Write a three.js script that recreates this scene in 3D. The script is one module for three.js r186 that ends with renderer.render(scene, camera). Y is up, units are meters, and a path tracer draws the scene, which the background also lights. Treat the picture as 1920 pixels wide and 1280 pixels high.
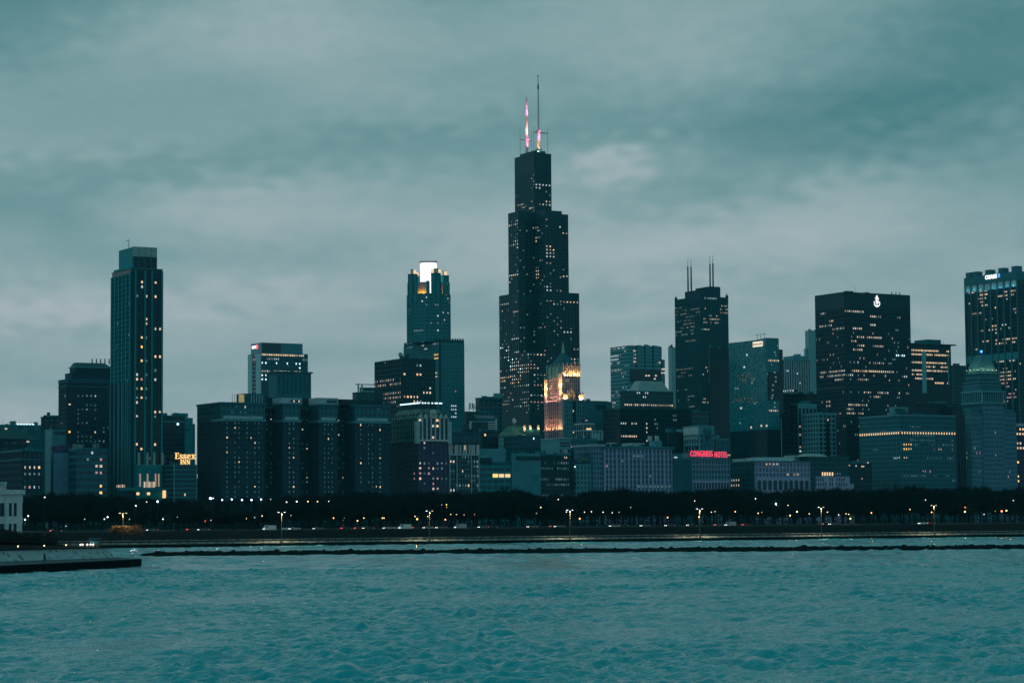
import * as THREE from 'three';
import { mergeGeometries } from 'three/addons/utils/BufferGeometryUtils.js';
import { TextGeometry } from 'three/addons/geometries/TextGeometry.js';
import { FontLoader } from 'three/addons/loaders/FontLoader.js';
import { MarchingCubes } from 'three/addons/objects/MarchingCubes.js';
import { createNoise2D, createNoise3D } from 'simplex-noise';

// ------------------------------------------------------------------ camera, sky, sun, exposure
const F = 4464, EYE = 8.5, PITCH = Math.atan(340 / F), ROLL = 0.0078;
const scene = new THREE.Scene();
const camera = new THREE.PerspectiveCamera(2 * Math.atan(640 / F) * 180 / Math.PI, 1.5, 1, 30000);
camera.position.set(0, EYE, 0);
camera.rotation.set(PITCH, 0, -ROLL, 'YXZ');
const renderer = new THREE.WebGLRenderer({ antialias: true });
renderer.toneMapping = THREE.LinearToneMapping;
renderer.toneMappingExposure = 1.07;
renderer.shadowMap.enabled = true;
scene.fog = new THREE.FogExp2(new THREE.Color(0.18, 0.86, 0.95), 0.00003);

function rng(seed) { let a = seed >>> 0; return () => { a = (a + 0x6d2b79f5) >>> 0; let t = a; t = Math.imul(t ^ (t >>> 15), t | 1); t ^= t + Math.imul(t ^ (t >>> 7), t | 61); return ((t ^ (t >>> 14)) >>> 0) / 4294967296; }; }
const R = rng(77);
const n2 = createNoise2D(rng(5)), n3 = createNoise3D(rng(6));
const clamp = THREE.MathUtils.clamp, lerp = THREE.MathUtils.lerp, sstep = THREE.MathUtils.smoothstep;

// surveyed sight line of a point noted on the picture: forward = -z
function ray(px, py) {
  const u0 = (px - 960) / F, v0 = -(py - 640) / F, c = Math.cos(ROLL), s = Math.sin(ROLL);
  const u = c * u0 + s * v0, v = -s * u0 + c * v0, cp = Math.cos(PITCH), sp = Math.sin(PITCH);
  return new THREE.Vector3(u, v * cp + sp, v * sp - cp);
}

{ // overcast dusk sky: soft stratus in long bands, denser and bluer overhead, paler near the horizon
  const w = 4096, h = 2048, d = new Float32Array(w * h * 4);
  const puffs = [ // azimuth, elevation (degrees), half sizes, strength
    [1160, 310, 110, 34, .30], [1115, 330, 60, 22, .18], [1190, 285, 55, 16, .22], [1600, 345, 130, 36, .20], [1620, 380, 200, 40, .12],
    [860, 425, 230, 60, .13], [1230, 470, 260, 70, .16], [470, 380, 170, 50, .12], [400, 560, 330, 28, .16], [120, 590, 260, 22, .18], [1560, 460, 230, 26, .10],
    [230, 320, 260, 26, -.20], [760, 270, 330, 40, -.24], [1500, 260, 420, 120, -.20], [1330, 345, 260, 50, -.12], [1750, 190, 300, 70, -.22], [60, 380, 180, 60, -.16], [20, 20, 260, 120, -.42],
    [1910, 20, 330, 130, -.48], [560, 60, 420, 60, .14], [1080, 90, 300, 90, .14], [200, 110, 180, 60, .10], [900, 560, 420, 20, -.08], [560, 500, 260, 26, -.05], [1250, 555, 330, 16, -.10], [1500, 600, 300, 30, .08], [110, 490, 220, 28, -.10],
  ].map(([x, y, rx, ry, a]) => { const r = ray(x, y); return [Math.atan2(r.x, -r.z), Math.atan2(r.y, Math.hypot(r.x, r.z)), rx / F, ry / F, a]; });
  for (let j = 0; j < h; j++) {
    const el = ((j + 0.5) / h - 0.5) * Math.PI, sy = Math.sin(el), cy = Math.cos(el);
    for (let i = 0; i < w; i++) {
      const o = (j * w + i) * 4; d[o + 3] = 1;
      if (el < -0.01) { d[o] = 0.10; d[o + 1] = 0.17; d[o + 2] = 0.19; continue; }
      const az = ((i + 0.5) / w) * 2 * Math.PI - Math.PI, dx = Math.cos(az) * cy, dz = Math.sin(az) * cy;
      const k = 1 / (Math.max(sy, 0) + 0.10), x = dx * k, z = dz * k;
      const wx = n2(x * .7 + 3, z * .7) * .5, wz = n2(x * .7, z * .7 + 9) * .5;
      let f = n2(x * .55 + wx, z * .55 + wz) * .5 + n2(x * 1.3 + wx, z * 1.3 - wz) * .28 + n2(x * 3.1 + wz, z * 3.1 + wx) * .14 + n2(x * 7, z * 7 + wx) * .06;
      let t = .57 + .24 * f + .56 * Math.exp(-Math.max(el, 0) * 10) - .44 * sstep(el, .10, .75);
      const a2 = Math.atan2(dx, -dz);
      if (Math.abs(a2) < .5 && el < .4) {
        const wob = n2(a2 * 40, el * 90) * .012 + n2(a2 * 120, el * 260) * .005, wobv = n2(a2 * 50 + 7, el * 120) * .006;
        for (const p of puffs) { const e = ((a2 + wob - p[0]) / p[2]) ** 2 + ((el + wobv - p[1] + (a2 - p[0]) * -.05) / p[3]) ** 2; if (e < 9) t += p[4] * .95 * Math.exp(-e * .8); }
        t += .05 * n2(a2 * 70, el * 300) * (n2(a2 * 9, el * 30) * .5 + .5) + .02 * n2(a2 * 200, el * 600);
      }
      t = clamp(t, 0, 1.25);
      d[o] = lerp(.04, .31, t) + .16 * Math.max(0, t - .6) ** 1.2; d[o + 1] = lerp(.175, .445, t); d[o + 2] = lerp(.195, .468, t);
    }
  }
  const sky = new THREE.DataTexture(d, w, h, THREE.RGBAFormat, THREE.FloatType);
  sky.mapping = THREE.EquirectangularReflectionMapping; sky.magFilter = THREE.LinearFilter; sky.needsUpdate = true;
  scene.background = sky; scene.environment = sky;
  scene.backgroundIntensity = 1; scene.environmentIntensity = 1;
}
{ // what is left of the sun behind the cloud deck, low in the south-west
  const sun = new THREE.DirectionalLight(new THREE.Color(1, .93, .86), 0.22);
  sun.position.set(-2600, 900, -1500); sun.target.position.set(0, 0, -1500); sun.shadow.radius = 70; sun.castShadow = true;
  Object.assign(sun.shadow.camera, { left: -3000, right: 3000, top: 3000, bottom: -3000, near: 1, far: 9000 });
  scene.add(sun, sun.target);
}

// ------------------------------------------------------------------ materials
function grainMap(seed, lo, hi, sx = 1, sy = 1) {
  const s = 256, d = new Uint8Array(s * s * 4), g = createNoise3D(rng(seed));
  for (let y = 0; y < s; y++) for (let x = 0; x < s; x++) {
    const a = x / s * 6.2832, b = y / s * 6.2832, c = (k, sc) => g(Math.cos(a) * k * sx + 3.1 * Math.cos(b) * sc * sy, Math.sin(a) * k * sx + 1.7 * Math.sin(b) * sc * sy, Math.sin(b) * k * sy + Math.cos(a + b) * sc);
    const v = .5 + .3 * c(.8, .5) + .22 * c(2.5, 1.3) + .2 * c(8, 5), q = Math.round(255 * lerp(lo, hi, clamp(v, 0, 1)));
    d.set([q, q, q, 255], (y * s + x) * 4);
  }
  const t = new THREE.DataTexture(d, s, s); t.wrapS = t.wrapT = THREE.RepeatWrapping; t.magFilter = THREE.LinearFilter; t.colorSpace = THREE.SRGBColorSpace; t.needsUpdate = true; return t;
}
const GRAIN = grainMap(11, .78, 1), STAIN = grainMap(12, .45, 1, 1.6, .5), SOIL = grainMap(13, .5, 1);
const mat = (r, g, b, rough = .85, o = {}) => new THREE.MeshStandardMaterial({ color: new THREE.Color(r, g, b), roughness: rough, ...o });
const masonry = (r, g, b, map = GRAIN) => mat(r, g, b, .9, { map });
const soil = (r, g, b, map) => new THREE.MeshPhysicalMaterial({ color: new THREE.Color(r, g, b), roughness: 1, specularIntensity: .08, ...(map ? { map } : {}), side: THREE.DoubleSide });
const glass = (r, g, b, rough = .12, spec = 1) => new THREE.MeshPhysicalMaterial({ color: new THREE.Color(r, g, b), roughness: rough, ior: 1.5, specularIntensity: spec, specularColor: new THREE.Color(.45, .85, 1) });
const glow = (r, g, b, k) => new THREE.MeshStandardMaterial({ color: new THREE.Color(.05, .05, .05), roughness: .5, emissive: new THREE.Color(r, g, b), emissiveIntensity: k });
const M = {
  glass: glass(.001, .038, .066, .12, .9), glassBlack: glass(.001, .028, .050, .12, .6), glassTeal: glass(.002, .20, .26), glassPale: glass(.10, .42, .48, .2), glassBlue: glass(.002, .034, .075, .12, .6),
  black: new THREE.MeshPhysicalMaterial({ color: new THREE.Color(.001, .055, .085), roughness: .5, specularIntensity: .35 }), iron: new THREE.MeshPhysicalMaterial({ color: new THREE.Color(.003, .068, .105), roughness: .6, specularIntensity: .4 }), brick: masonry(.003, .055, .092), brickBlue: masonry(.005, .060, .112), brickViolet: masonry(.055, .065, .19), brickTeal: masonry(.005, .15, .205),
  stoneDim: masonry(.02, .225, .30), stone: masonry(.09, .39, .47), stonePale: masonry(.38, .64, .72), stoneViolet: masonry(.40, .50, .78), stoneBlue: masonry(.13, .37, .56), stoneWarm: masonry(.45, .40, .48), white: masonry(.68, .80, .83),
  copper: masonry(.12, .38, .32, STAIN), roof: mat(.02, .11, .125, .9), roofPale: masonry(.34, .56, .58), concrete: masonry(.30, .40, .42, STAIN), panelTeal: masonry(.006, .33, .41),
  steel: mat(.25, .36, .38, .4, { metalness: .6 }), pole: mat(.006, .02, .024, .8), rubber: mat(.02, .02, .025, .8), mast: mat(.62, .62, .66, .6),
};
const LIT = {
  w: glow(1, .66, .36, 1.0), s: glow(1, .82, .64, .62), c: glow(.78, .94, 1, .62), b: glow(.62, .92, 1, 1.7), d: glow(.45, .76, .78, .2), o: glow(1, .55, .14, 1.5), p: glow(1, .55, .60, .42), m: glow(1, .70, .50, .32),
  blind: masonry(.55, .80, .84),
};
const MIX = { warm: 'wwsssmcm', mixed: 'sscmmdd', cool: 'ccsdb', dim: 'ddmc', blind: ['blind', 'blind', 'blind', 'd'], gold: 'wwws', soft: 'ssmmwcd', orange: 'wo' };

// ------------------------------------------------------------------ scene helpers
const used = {};
function numbered(n) { const k = used[n] ?? 0; used[n] = k + 1; return k ? `${n}_${String(k).padStart(3, '0')}` : n; }
function tag(o, label, category, group, kind) { o.userData = {}; if (label) o.userData.label = label; if (category) o.userData.category = category; if (group) o.userData.group = group; if (kind) o.userData.kind = kind; return o; }
function thing(name, label, category, pos, turn = 0, group) { const o = new THREE.Group(); o.name = numbered(name); o.position.copy(pos); o.rotation.y = turn; scene.add(o); return tag(o, label, category, group); }
function add(parent, name, geo, m, kind) { const o = new THREE.Mesh(geo, m); o.name = name; o.castShadow = o.receiveShadow = true; if (kind) o.userData.kind = kind; parent.add(o); return o; }
function struct(name, geo, m, label) { const o = add(scene, numbered(name), geo, m); tag(o, label, name.replace(/_/g, ' '), null, 'structure'); return o; }
// many boxes [x0,x1,y0,y1,z0,z1] in one geometry, uv in 16 m units
function boxes(list) {
  const n = list.length, P = new Float32Array(n * 72), N = new Float32Array(n * 72), U = new Float32Array(n * 48), I = new Uint32Array(n * 36);
  const faces = [[0, 1], [0, -1], [1, 1], [1, -1], [2, 1], [2, -1]]; let v = 0, t = 0;
  for (const b of list) for (const [ax, s] of faces) {
    const a1 = (ax + 1) % 3, a2 = (ax + 2) % 3, base = v;
    for (const [p, q] of [[0, 0], [1, 0], [1, 1], [0, 1]]) {
      const c = [0, 0, 0]; c[ax] = b[ax * 2 + (s > 0 ? 1 : 0)]; c[a1] = b[a1 * 2 + p]; c[a2] = b[a2 * 2 + q];
      P.set(c, v * 3); N[v * 3 + ax] = s; U[v * 2] = (ax === 0 ? c[2] : c[0]) / 16; U[v * 2 + 1] = (ax === 1 ? c[2] : c[1]) / 16; v++;
    }
    const f = s > 0 ? [0, 1, 2, 0, 2, 3] : [0, 2, 1, 0, 3, 2]; for (const k of f) I[t++] = base + k;
  }
  const g = new THREE.BufferGeometry();
  g.setAttribute('position', new THREE.BufferAttribute(P, 3)); g.setAttribute('normal', new THREE.BufferAttribute(N, 3)); g.setAttribute('uv', new THREE.BufferAttribute(U, 2)); g.setIndex(new THREE.BufferAttribute(I, 1));
  return g;
}
const addBox = (parent, name, b, m, kind) => add(parent, name, boxes([b]), m, kind);
const UNIT = new THREE.BoxGeometry(1, 1, 1);
function unitBox(parent, name, [x0, x1, y0, y1, z0, z1], m) { const o = add(parent, name, UNIT, m); o.position.set((x0 + x1) / 2, (y0 + y1) / 2, (z0 + z1) / 2); o.scale.set(x1 - x0, y1 - y0, z1 - z0); return o; }
function tube(parent, name, r0, r1, y0, y1, x, z, m, seg = 8) { const g = new THREE.CylinderGeometry(r1, r0, y1 - y0, seg); g.translate(x, (y0 + y1) / 2, z); return add(parent, name, g, m); }
function prism(parent, name, pts, y0, y1, m) { // outline in x,z
  const s = new THREE.Shape(pts.map(([x, z]) => new THREE.Vector2(x, -z))), g = new THREE.ExtrudeGeometry(s, { depth: y1 - y0, bevelEnabled: false }); g.rotateX(-Math.PI / 2); g.translate(0, y0, 0);
  const uv = g.attributes.uv; for (let i = 0; i < uv.count; i++) uv.setXY(i, uv.getX(i) / 16, uv.getY(i) / 16);
  return add(parent, name, g, m);
}
function frustum(parent, name, [x0, x1, z0, z1], [u0, u1, w0, w1], y0, y1, m) { // hipped roof
  const a = [[x0, y0, z1], [x1, y0, z1], [x1, y0, z0], [x0, y0, z0]], b = [[u0, y1, w1], [u1, y1, w1], [u1, y1, w0], [u0, y1, w0]], P = [], U = [];
  const quad = (p, q, r, s) => { for (const c of [p, q, r, p, r, s]) { P.push(...c); U.push((c[0] + c[2]) / 16, c[1] / 16); } };
  for (let i = 0; i < 4; i++) { const j = (i + 1) % 4; quad(a[i], a[j], b[j], b[i]); } quad(b[0], b[1], b[2], b[3]); quad(a[3], a[2], a[1], a[0]);
  const g = new THREE.BufferGeometry(); g.setAttribute('position', new THREE.Float32BufferAttribute(P, 3)); g.setAttribute('uv', new THREE.Float32BufferAttribute(U, 2)); g.computeVertexNormals(); return add(parent, name, g, m);
}

// ------------------------------------------------------------------ the street grid: avenues run north, which lies 30.2 degrees off the line of sight
const A = 30.2 * Math.PI / 180, GY = 6;
const WEST = new THREE.Vector3(-Math.sin(A), 0, -Math.cos(A)), NORTH = new THREE.Vector3(Math.cos(A), 0, -Math.sin(A));
const gridPoint = (w, n, y = 0) => new THREE.Vector3().addScaledVector(WEST, w).addScaledVector(NORTH, n).setY(y);
function onWest(px, py, w) { const r = ray(px, py), t = w / r.dot(WEST); return { n: t * r.dot(NORTH), y: EYE + t * r.y, t }; }
function onNorth(px, py, n) { const r = ray(px, py), t = n / r.dot(NORTH); return { w: t * r.dot(WEST), y: EYE + t * r.y, t }; }

const towers = []; // [px, short phrase] for naming what stands in front of what
class Building {
  // w: metres west of the east front; sw, se, ne: sight lines of the corners at the roof; top: height line at the south-east corner
  constructor(name, label, w, sw, se, ne, top, D = 30) {
    const c = onWest(se, top, w); this.w = w; this.n0 = c.n; this.H = c.y - GY; this.L = onWest(ne, top, w).n - c.n;
    this.D = sw == null ? D : onNorth(sw, top + 3, c.n).w - w; this.se = se; this.top = top;
    this.g = thing(name, label, 'building', gridPoint(w, c.n, GY), A);
    this.count = 0; this.extra = {};
  }
  at(px, py, set = 0) { const c = onWest(px, py, this.w + set); return { x: c.n - this.n0, h: c.y - GY }; }
  x(px, set = 0, py = this.top) { return this.at(px, py, set).x; }
  h(py, px = this.se, set = 0) { return this.at(px, py, set).h; }
  a(px, py = this.top, off = 0) { return onNorth(px, py, this.n0 + off).w - this.w; }
  box(name, x0, x1, y0, y1, z0, z1, m) { return addBox(this.g, name, [x0, x1, y0, y1, z0, z1], m); }
  core(m, y1 = this.H) { this.mass = this.box('wall', 0, this.L, 0, y1, -this.D, 0, m); return this; }
  cap(m, t = .8, over = .5, y = this.H, name = 'cornice') { this.box(name, -over, this.L + over, y, y + t, -this.D - over, over, m); return this; }
  // a block on the roof seen between two sight lines, set back from the front
  block(name, px0, px1, py, set, depth, m, y0 = this.H - .1) { const p = this.at(px0, py, set), q = this.at(px1, py, set); p.x = Math.min(this.at(px0, py, set + depth).x, q.x - 2); this.box(name, p.x, q.x, y0, p.h, -set - depth, -set, m); return { x0: p.x, x1: q.x, y: p.h, z: -set, depth }; }
  place(face, off, a0, a1, y0, y1, d0, d1) { return face === 'E' ? [a0, a1, y0, y1, off + d0, off + d1] : [off - d1, off - d0, y0, y1, -a1, -a0]; }
  // a frame of piers and spandrels standing proud of the glass; off: z of the plane (E) or x of the plane (S)
  facade(face, a0, a1, y0, y1, o, m) {
    const { bay, floor, pier, span, out = .4, off = 0, m2 = m, sparse } = o, nb = Math.max(1, Math.round((a1 - a0) / bay)), nf = Math.max(1, Math.round((y1 - y0) / floor)), bw = (a1 - a0) / nb, fh = (y1 - y0) / nf;
    const pr = [], sp = [];
    if (pier > 0) for (let i = 0; i <= nb; i++) { const c = a0 + i * bw; pr.push(this.place(face, off, Math.max(a0 - .02 * (i === 0), c - pier / 2), Math.min(a1 + .02, c + pier / 2), y0, y1, -.1, out)); }
    if (span > 0) for (let j = 0; j <= nf; j++) { const c = y0 + j * fh; sp.push(this.place(face, off, a0 + .01, a1 - .01, Math.max(y0, c - span / 2) + .01, Math.min(y1, c + span / 2) - .01, -.1, out * .72)); }
    const pxPer = F / (this.w / Math.cos(A)) * (face === 'E' ? .86 : .5);
    const put = (list, name, mm, big) => { if (!list.length) return; if (big) for (const b of list) unitBox(this.g, name, b, mm); else add(this.g, name, boxes(list), mm, 'stuff'); };
    put(pr, 'pier', m, bw * pxPer >= 9 && pr.length < 60); put(sp, 'spandrel', m2, fh * F / (this.w / Math.cos(A)) >= 9 && sp.length < 60);
    return { face, off, a0, a1, y0, y1, nb, nf, bw, fh, pier, span, out };
  }
  cellOf(g, px, py) { // which bay and storey a sight line meets
    const c = g.face === 'E' ? this.at(px, py, -g.off) : (() => { const q = onNorth(px, py, this.n0 + g.off); return { x: q.w - this.w, h: q.y - GY }; })();
    return [(c.x - g.a0) / g.bw, (c.h - g.y0) / g.fh];
  }
  pane(g, i, j, key, name = 'lit_window', k = 1) {
    if (i < 0 || j < 0 || i >= g.nb || j >= g.nf) return;
    const id = `${g.face}${g.off.toFixed(1)}_${g.a0.toFixed(1)}_${i}_${j}`; this.seen ??= new Set(); if (this.seen.has(id)) return; this.seen.add(id);
    const iw = g.bw - g.pier, ih = g.fh - g.span, ca = g.a0 + (i + .5) * g.bw, cy = g.y0 + (j + .5) * g.fh, w = Math.min(iw * (.42 + .4 * R()), 1.7) * k, h = Math.min(ih * (key === 'blind' ? .6 + .4 * R() : .5 + .35 * R()), 1.6), y1 = cy + ih * .45;
    const b = this.place(g.face, g.off, ca - w / 2, ca + w / 2, y1 - h, y1, .02, .10);
    if (this.count < 290) { unitBox(this.g, key === 'blind' ? 'window_blind' : name, b, LIT[key]); this.count++; } else (this.extra[key] ??= []).push(b);
  }
  // light the panes between two sight lines with a given share
  lit(g, px0, py0, px1, py1, share, mix = 'warm', run = .55) {
    const [i0, j1] = this.cellOf(g, px0, py0), [i1, j0] = this.cellOf(g, px1, py1), keys = MIX[mix] ?? mix;
    const lo = Math.min(i0, i1), hi = Math.max(i0, i1);
    for (let j = Math.floor(Math.min(j0, j1)); j <= Math.max(j0, j1); j++) { let on = R() < share; for (let i = Math.floor(lo); i <= hi; i++) { if (R() > run) on = R() < share; if (on) this.pane(g, i, j, keys[Math.floor(R() * keys.length)]); } }
  }
  scatter(g, share, mix = 'mixed') { const keys = MIX[mix] ?? mix; for (let j = 0; j < g.nf; j++) { const f = share * (R() < .25 ? 2.6 : .6); for (let i = 0; i < g.nb; i++) if (R() < f) this.pane(g, i, j, keys[Math.floor(R() * keys.length)]); } }
  done(short) { for (const k in this.extra) add(this.g, 'lit_window', boxes(this.extra[k]), LIT[k], 'stuff'); if (short) towers.push([(this.px0 ?? this.se), short]); return this; }
}
// an ordinary block: glass core, frame on both visible fronts, parapet
function block(name, label, w, [sw, se, ne, top], s, extra) {
  const b = new Building(name, label, w, sw, se, ne, top, s.D);
  b.core(s.core ?? M.glass);
  const y0 = s.y0 ?? 0;
  b.E = b.facade('E', 0, b.L, y0, b.H, s, s.frame ?? M.brick); b.S = b.facade('S', 0, b.D, y0, b.H, { ...s, bay: s.bayS ?? s.bay }, s.frameS ?? s.frame ?? M.brick);
  b.cap(s.capM ?? s.frame ?? M.brick, s.cap ?? .9, s.over ?? .6);
  if (s.share) b.scatter(b.E, s.share, s.mix); if (s.shareS ?? s.share) b.scatter(b.S, s.shareS ?? s.share, s.mix);
  extra?.(b);
  if (!s.bare) { const nu = 2 + Math.floor(R() * 4), y = b.H + (s.cap ?? .9) - .1; for (let i = 0; i < nu; i++) { const w = 1.2 + R() * Math.min(5, b.L * .2), d = 1.5 + R() * 3, x = 1 + R() * Math.max(1, b.L - w - 2), z = -3 - R() * Math.min(10, b.D - 4); unitBox(b.g, 'roof_unit', [x, x + w, y, y + .8 + R() * 2.2, z - d, z], R() < .5 ? M.stoneDim : M.iron); } if (R() < .6) tube(b.g, 'roof_mast', .12, .07, y, y + 3 + R() * 5, 1.5 + R() * (b.L - 3), -3, M.pole, 5); const xt = 2 + R() * (b.L - 5); if (R() < .3) { tube(b.g, 'water_tank', 1.4, 1.4, y + 1.2, y + 4, xt, -6, M.iron, 10); for (const q of [-.9, .9]) tube(b.g, 'tank_leg', .12, .12, y, y + 1.2, xt + q, -6, M.iron, 4); } }
  return b.done(s.short);
}
const sans = await new FontLoader().loadAsync('fonts/droid/droid_sans_bold.typeface.json'), serif = await new FontLoader().loadAsync('fonts/droid/droid_serif_bold.typeface.json'), thin = await new FontLoader().loadAsync('fonts/droid/droid_sans_regular.typeface.json');
// words sized to a width and height, standing on y0 at x0
function words(parent, text, font, x0, x1, y0, y1, z, m, depth = .3, slant = 0) {
  const g = new TextGeometry(text, { font, size: 1, depth: 1, curveSegments: 3 }); g.computeBoundingBox(); const bb = g.boundingBox;
  g.translate(-bb.min.x, -bb.min.y, 0); g.scale((x1 - x0) / (bb.max.x - bb.min.x), (y1 - y0) / (bb.max.y - bb.min.y), depth);
  if (slant) g.applyMatrix4(new THREE.Matrix4().makeShear(0, 0, slant, 0, 0, 0));
  g.translate(x0, y0, z); return add(parent, 'lettering', g, m);
}
function rooftopSign(name, label, B, px0, py0, px1, py1, set = 0) { // a sign that faces the lake, standing over a front
  const p = B.at(px0, py1, set), q = B.at(px1, py0, set), o = thing(name, label, 'sign', gridPoint(B.w + set, B.n0 + p.x, GY + p.h), A);
  return { o, w: q.x - p.x, h: q.h - p.h };
}
const bulb = new THREE.SphereGeometry(.16, 8, 6);
function floodlight(parent, x, y, z, r, g, b, cd, k = 6, dir = null) { // a small fitting with its own light, aimed where dir is given
  const m = add(parent, 'flood_lamp', bulb, glow(r, g, b, k)); m.position.set(x, y, z);
  const l = dir ? new THREE.SpotLight(new THREE.Color(r, g, b), cd, 0, 1.15, .6, 2) : new THREE.PointLight(new THREE.Color(r, g, b), cd, 0, 2); l.position.set(x, y, z); l.castShadow = true; l.shadow.radius = 6; parent.add(l);
  if (dir) { l.target.position.set(x + dir[0], y + dir[1], z + dir[2]); parent.add(l.target); }
}

// ------------------------------------------------------------------ lake, shore, park ground
function wave(x, z) { // height and slopes of the chop
  let h = 0, hx = 0, hz = 0;
  for (const [kx, kz, a, ph] of WAVES) { const p = kx * x + kz * z + ph, s = Math.sin(p), c = Math.cos(p); h += a * s; hx += a * c * kx; hz += a * c * kz; }
  return [h, hx, hz];
}
const WAVES = []; { const r = rng(31); for (let i = 0; i < 40; i++) { const lam = .95 * Math.pow(7.5, Math.pow(r(), 1.5)), th = -.5 + (r() - .5) * 3.0, k = 2 * Math.PI / lam; WAVES.push([k * Math.sin(th), k * Math.cos(th), .0175 * Math.pow(lam, .78), r() * 6.283]); } }
const rippleMap = (() => {
  const s = 1024, d = new Uint8Array(s * s * 4), acc = new Float32Array(s * s), r = rng(41), comps = [];
  for (let i = 0; i < 46; i++) { const m = 6 + Math.floor(26 * r()), th = r() * 3.1416 - .6, kx = Math.round(m * Math.sin(th)), kz = Math.round(m * Math.cos(th)); comps.push([kx, kz, 1 / Math.pow(Math.hypot(kx, kz) + 1, .8), r() * 6.28]); }
  let lo = 1e9, hi = -1e9;
  for (let y = 0; y < s; y++) for (let x = 0; x < s; x++) { let v = 0; for (const [a, b, w, p] of comps) { const q = Math.sin(6.2832 * (a * x + b * y) / s + p); v += w * (1 - Math.abs(q)) * 1.6 - w * .5; } acc[y * s + x] = v; if (v < lo) lo = v; if (v > hi) hi = v; }
  for (let i = 0; i < s * s; i++) { const q = Math.round(255 * (acc[i] - lo) / (hi - lo)); d.set([q, q, q, 255], i * 4); }
  const t = new THREE.DataTexture(d, s, s); t.wrapS = t.wrapT = THREE.RepeatWrapping; t.magFilter = THREE.LinearFilter; t.needsUpdate = true; return t;
})();
M.water = new THREE.MeshPhysicalMaterial({ color: new THREE.Color(.0002, .40, .46), roughness: .13, ior: 1.33, bumpMap: rippleMap, bumpScale: .11 });
function waterTile(x0, x1, z0, z1, step, drop) {
  const nx = Math.ceil((x1 - x0) / step), nz = Math.ceil((z1 - z0) / step), P = [], N = [], U = [], I = [];
  const v = new THREE.Vector3();
  for (let j = 0; j <= nz; j++) for (let i = 0; i <= nx; i++) {
    const x = x0 + (x1 - x0) * i / nx, z = z0 + (z1 - z0) * j / nz, gust = .70 + .36 * n2(x / 60, z / 110) + .22 * n2(x / 28 + 3, z / 60) + .2 * n2(x / 17 + 5, z / 29), [h, hx, hz] = drop ? [0, 0, 0] : wave(x + 1.2 * n2(x / 9, z / 9), z + 1.2 * n2(x / 9 + 40, z / 9));
    P.push(x, h * gust - drop, z); v.set(-hx * gust, 1, -hz * gust).normalize(); N.push(v.x, v.y, v.z); U.push((x * .92 + z * .39) / 12, (z * .92 - x * .39) / 12);
  }
  for (let j = 0; j < nz; j++) for (let i = 0; i < nx; i++) { const a = j * (nx + 1) + i, b = a + 1, c = a + nx + 1, d = c + 1; I.push(a, c, b, b, c, d); }
  const g = new THREE.BufferGeometry(); g.setAttribute('position', new THREE.Float32BufferAttribute(P, 3)); g.setAttribute('normal', new THREE.Float32BufferAttribute(N, 3)); g.setAttribute('uv', new THREE.Float32BufferAttribute(U, 2)); g.setIndex(I); return g;
}
{
  const lake = mergeGeometries([waterTile(-40, 40, -112, -50, .6, 0), waterTile(-54, 54, -190, -112, .21, 0), waterTile(-120, 120, -440, -190, .5, 0), waterTile(-330, 420, -1400, -440, 2.2, 0)]);
  struct('lake', lake, M.water, 'choppy teal lake water in front of the skyline');
  struct('lake', waterTile(-3000, 3000, -1400, 600, 200, .45), M.water, 'outer lake water beyond the harbour');
}
// ground of the park and the city, cut by the shore wall
const SHORE = 862; // metres west of the eye
M.lawn = soil(.003, .014, .018, SOIL); M.path = soil(.42, .48, .46, STAIN); M.asphalt = soil(.025, .045, .05, SOIL); M.kerb = soil(.10, .17, .18, STAIN);
function gridSheet(profile, n0, n1) { // profile: [west, y] from the shore inland, swept north
  const P = [], U = [], I = []; let u = 0;
  profile.forEach(([w, y], i) => { if (i) u += Math.hypot(w - profile[i - 1][0], y - profile[i - 1][1]); for (const n of [n0, n1]) { const p = gridPoint(w, n, y); P.push(p.x, p.y, p.z); U.push(n / 16, u / 16); } if (i) { const a = i * 2 - 2; I.push(a, a + 2, a + 1, a + 1, a + 2, a + 3); } });
  const g = new THREE.BufferGeometry(); g.setAttribute('position', new THREE.Float32BufferAttribute(P, 3)); g.setAttribute('uv', new THREE.Float32BufferAttribute(U, 2)); g.setIndex(I); const f = g.toNonIndexed(); f.computeVertexNormals(); return f;
}
const NS = -200, NE = 3200;
const wetStone = soil(.006, .020, .024, STAIN);
struct('ground', gridSheet([[SHORE + 16, 2.8], [SHORE + 22, 3.2], [SHORE + 40, 5.4], [SHORE + 46, 6], [SHORE + 5200, 6]], NS - 800, NE + 2500), M.lawn, 'dark lawn bank and park ground rising behind the shore path');
struct('seawall', gridSheet([[SHORE, -2], [SHORE + .02, 1.3], [SHORE + .6, 1.32]], NS, NE), wetStone, 'dark wet shore wall dropping into the harbour');
struct('path', gridSheet([[SHORE + .6, 1.32], [SHORE + 6, 1.36]], NS, NE), M.path, 'pale lower promenade on the shore wall');
struct('kerb', gridSheet([[SHORE + 6, 1.36], [SHORE + 6.05, 1.98], [SHORE + 7, 2.0]], NS, NE), M.path, 'pale stone step between the two promenades');
struct('ground', gridSheet([[SHORE + 7, 2.0], [SHORE + 13, 2.5]], NS, NE), M.lawn, 'narrow dark verge between the promenades');
struct('path', gridSheet([[SHORE + 13, 2.5], [SHORE + 13.05, 2.78], [SHORE + 16, 2.8]], NS, NE), M.path, 'pale upper promenade at the foot of the lawn bank');
struct('road', gridSheet([[SHORE + 50, 6.02], [SHORE + 74, 6.02]], NS, NE), M.asphalt, 'dark lake shore road along the park');
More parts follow.
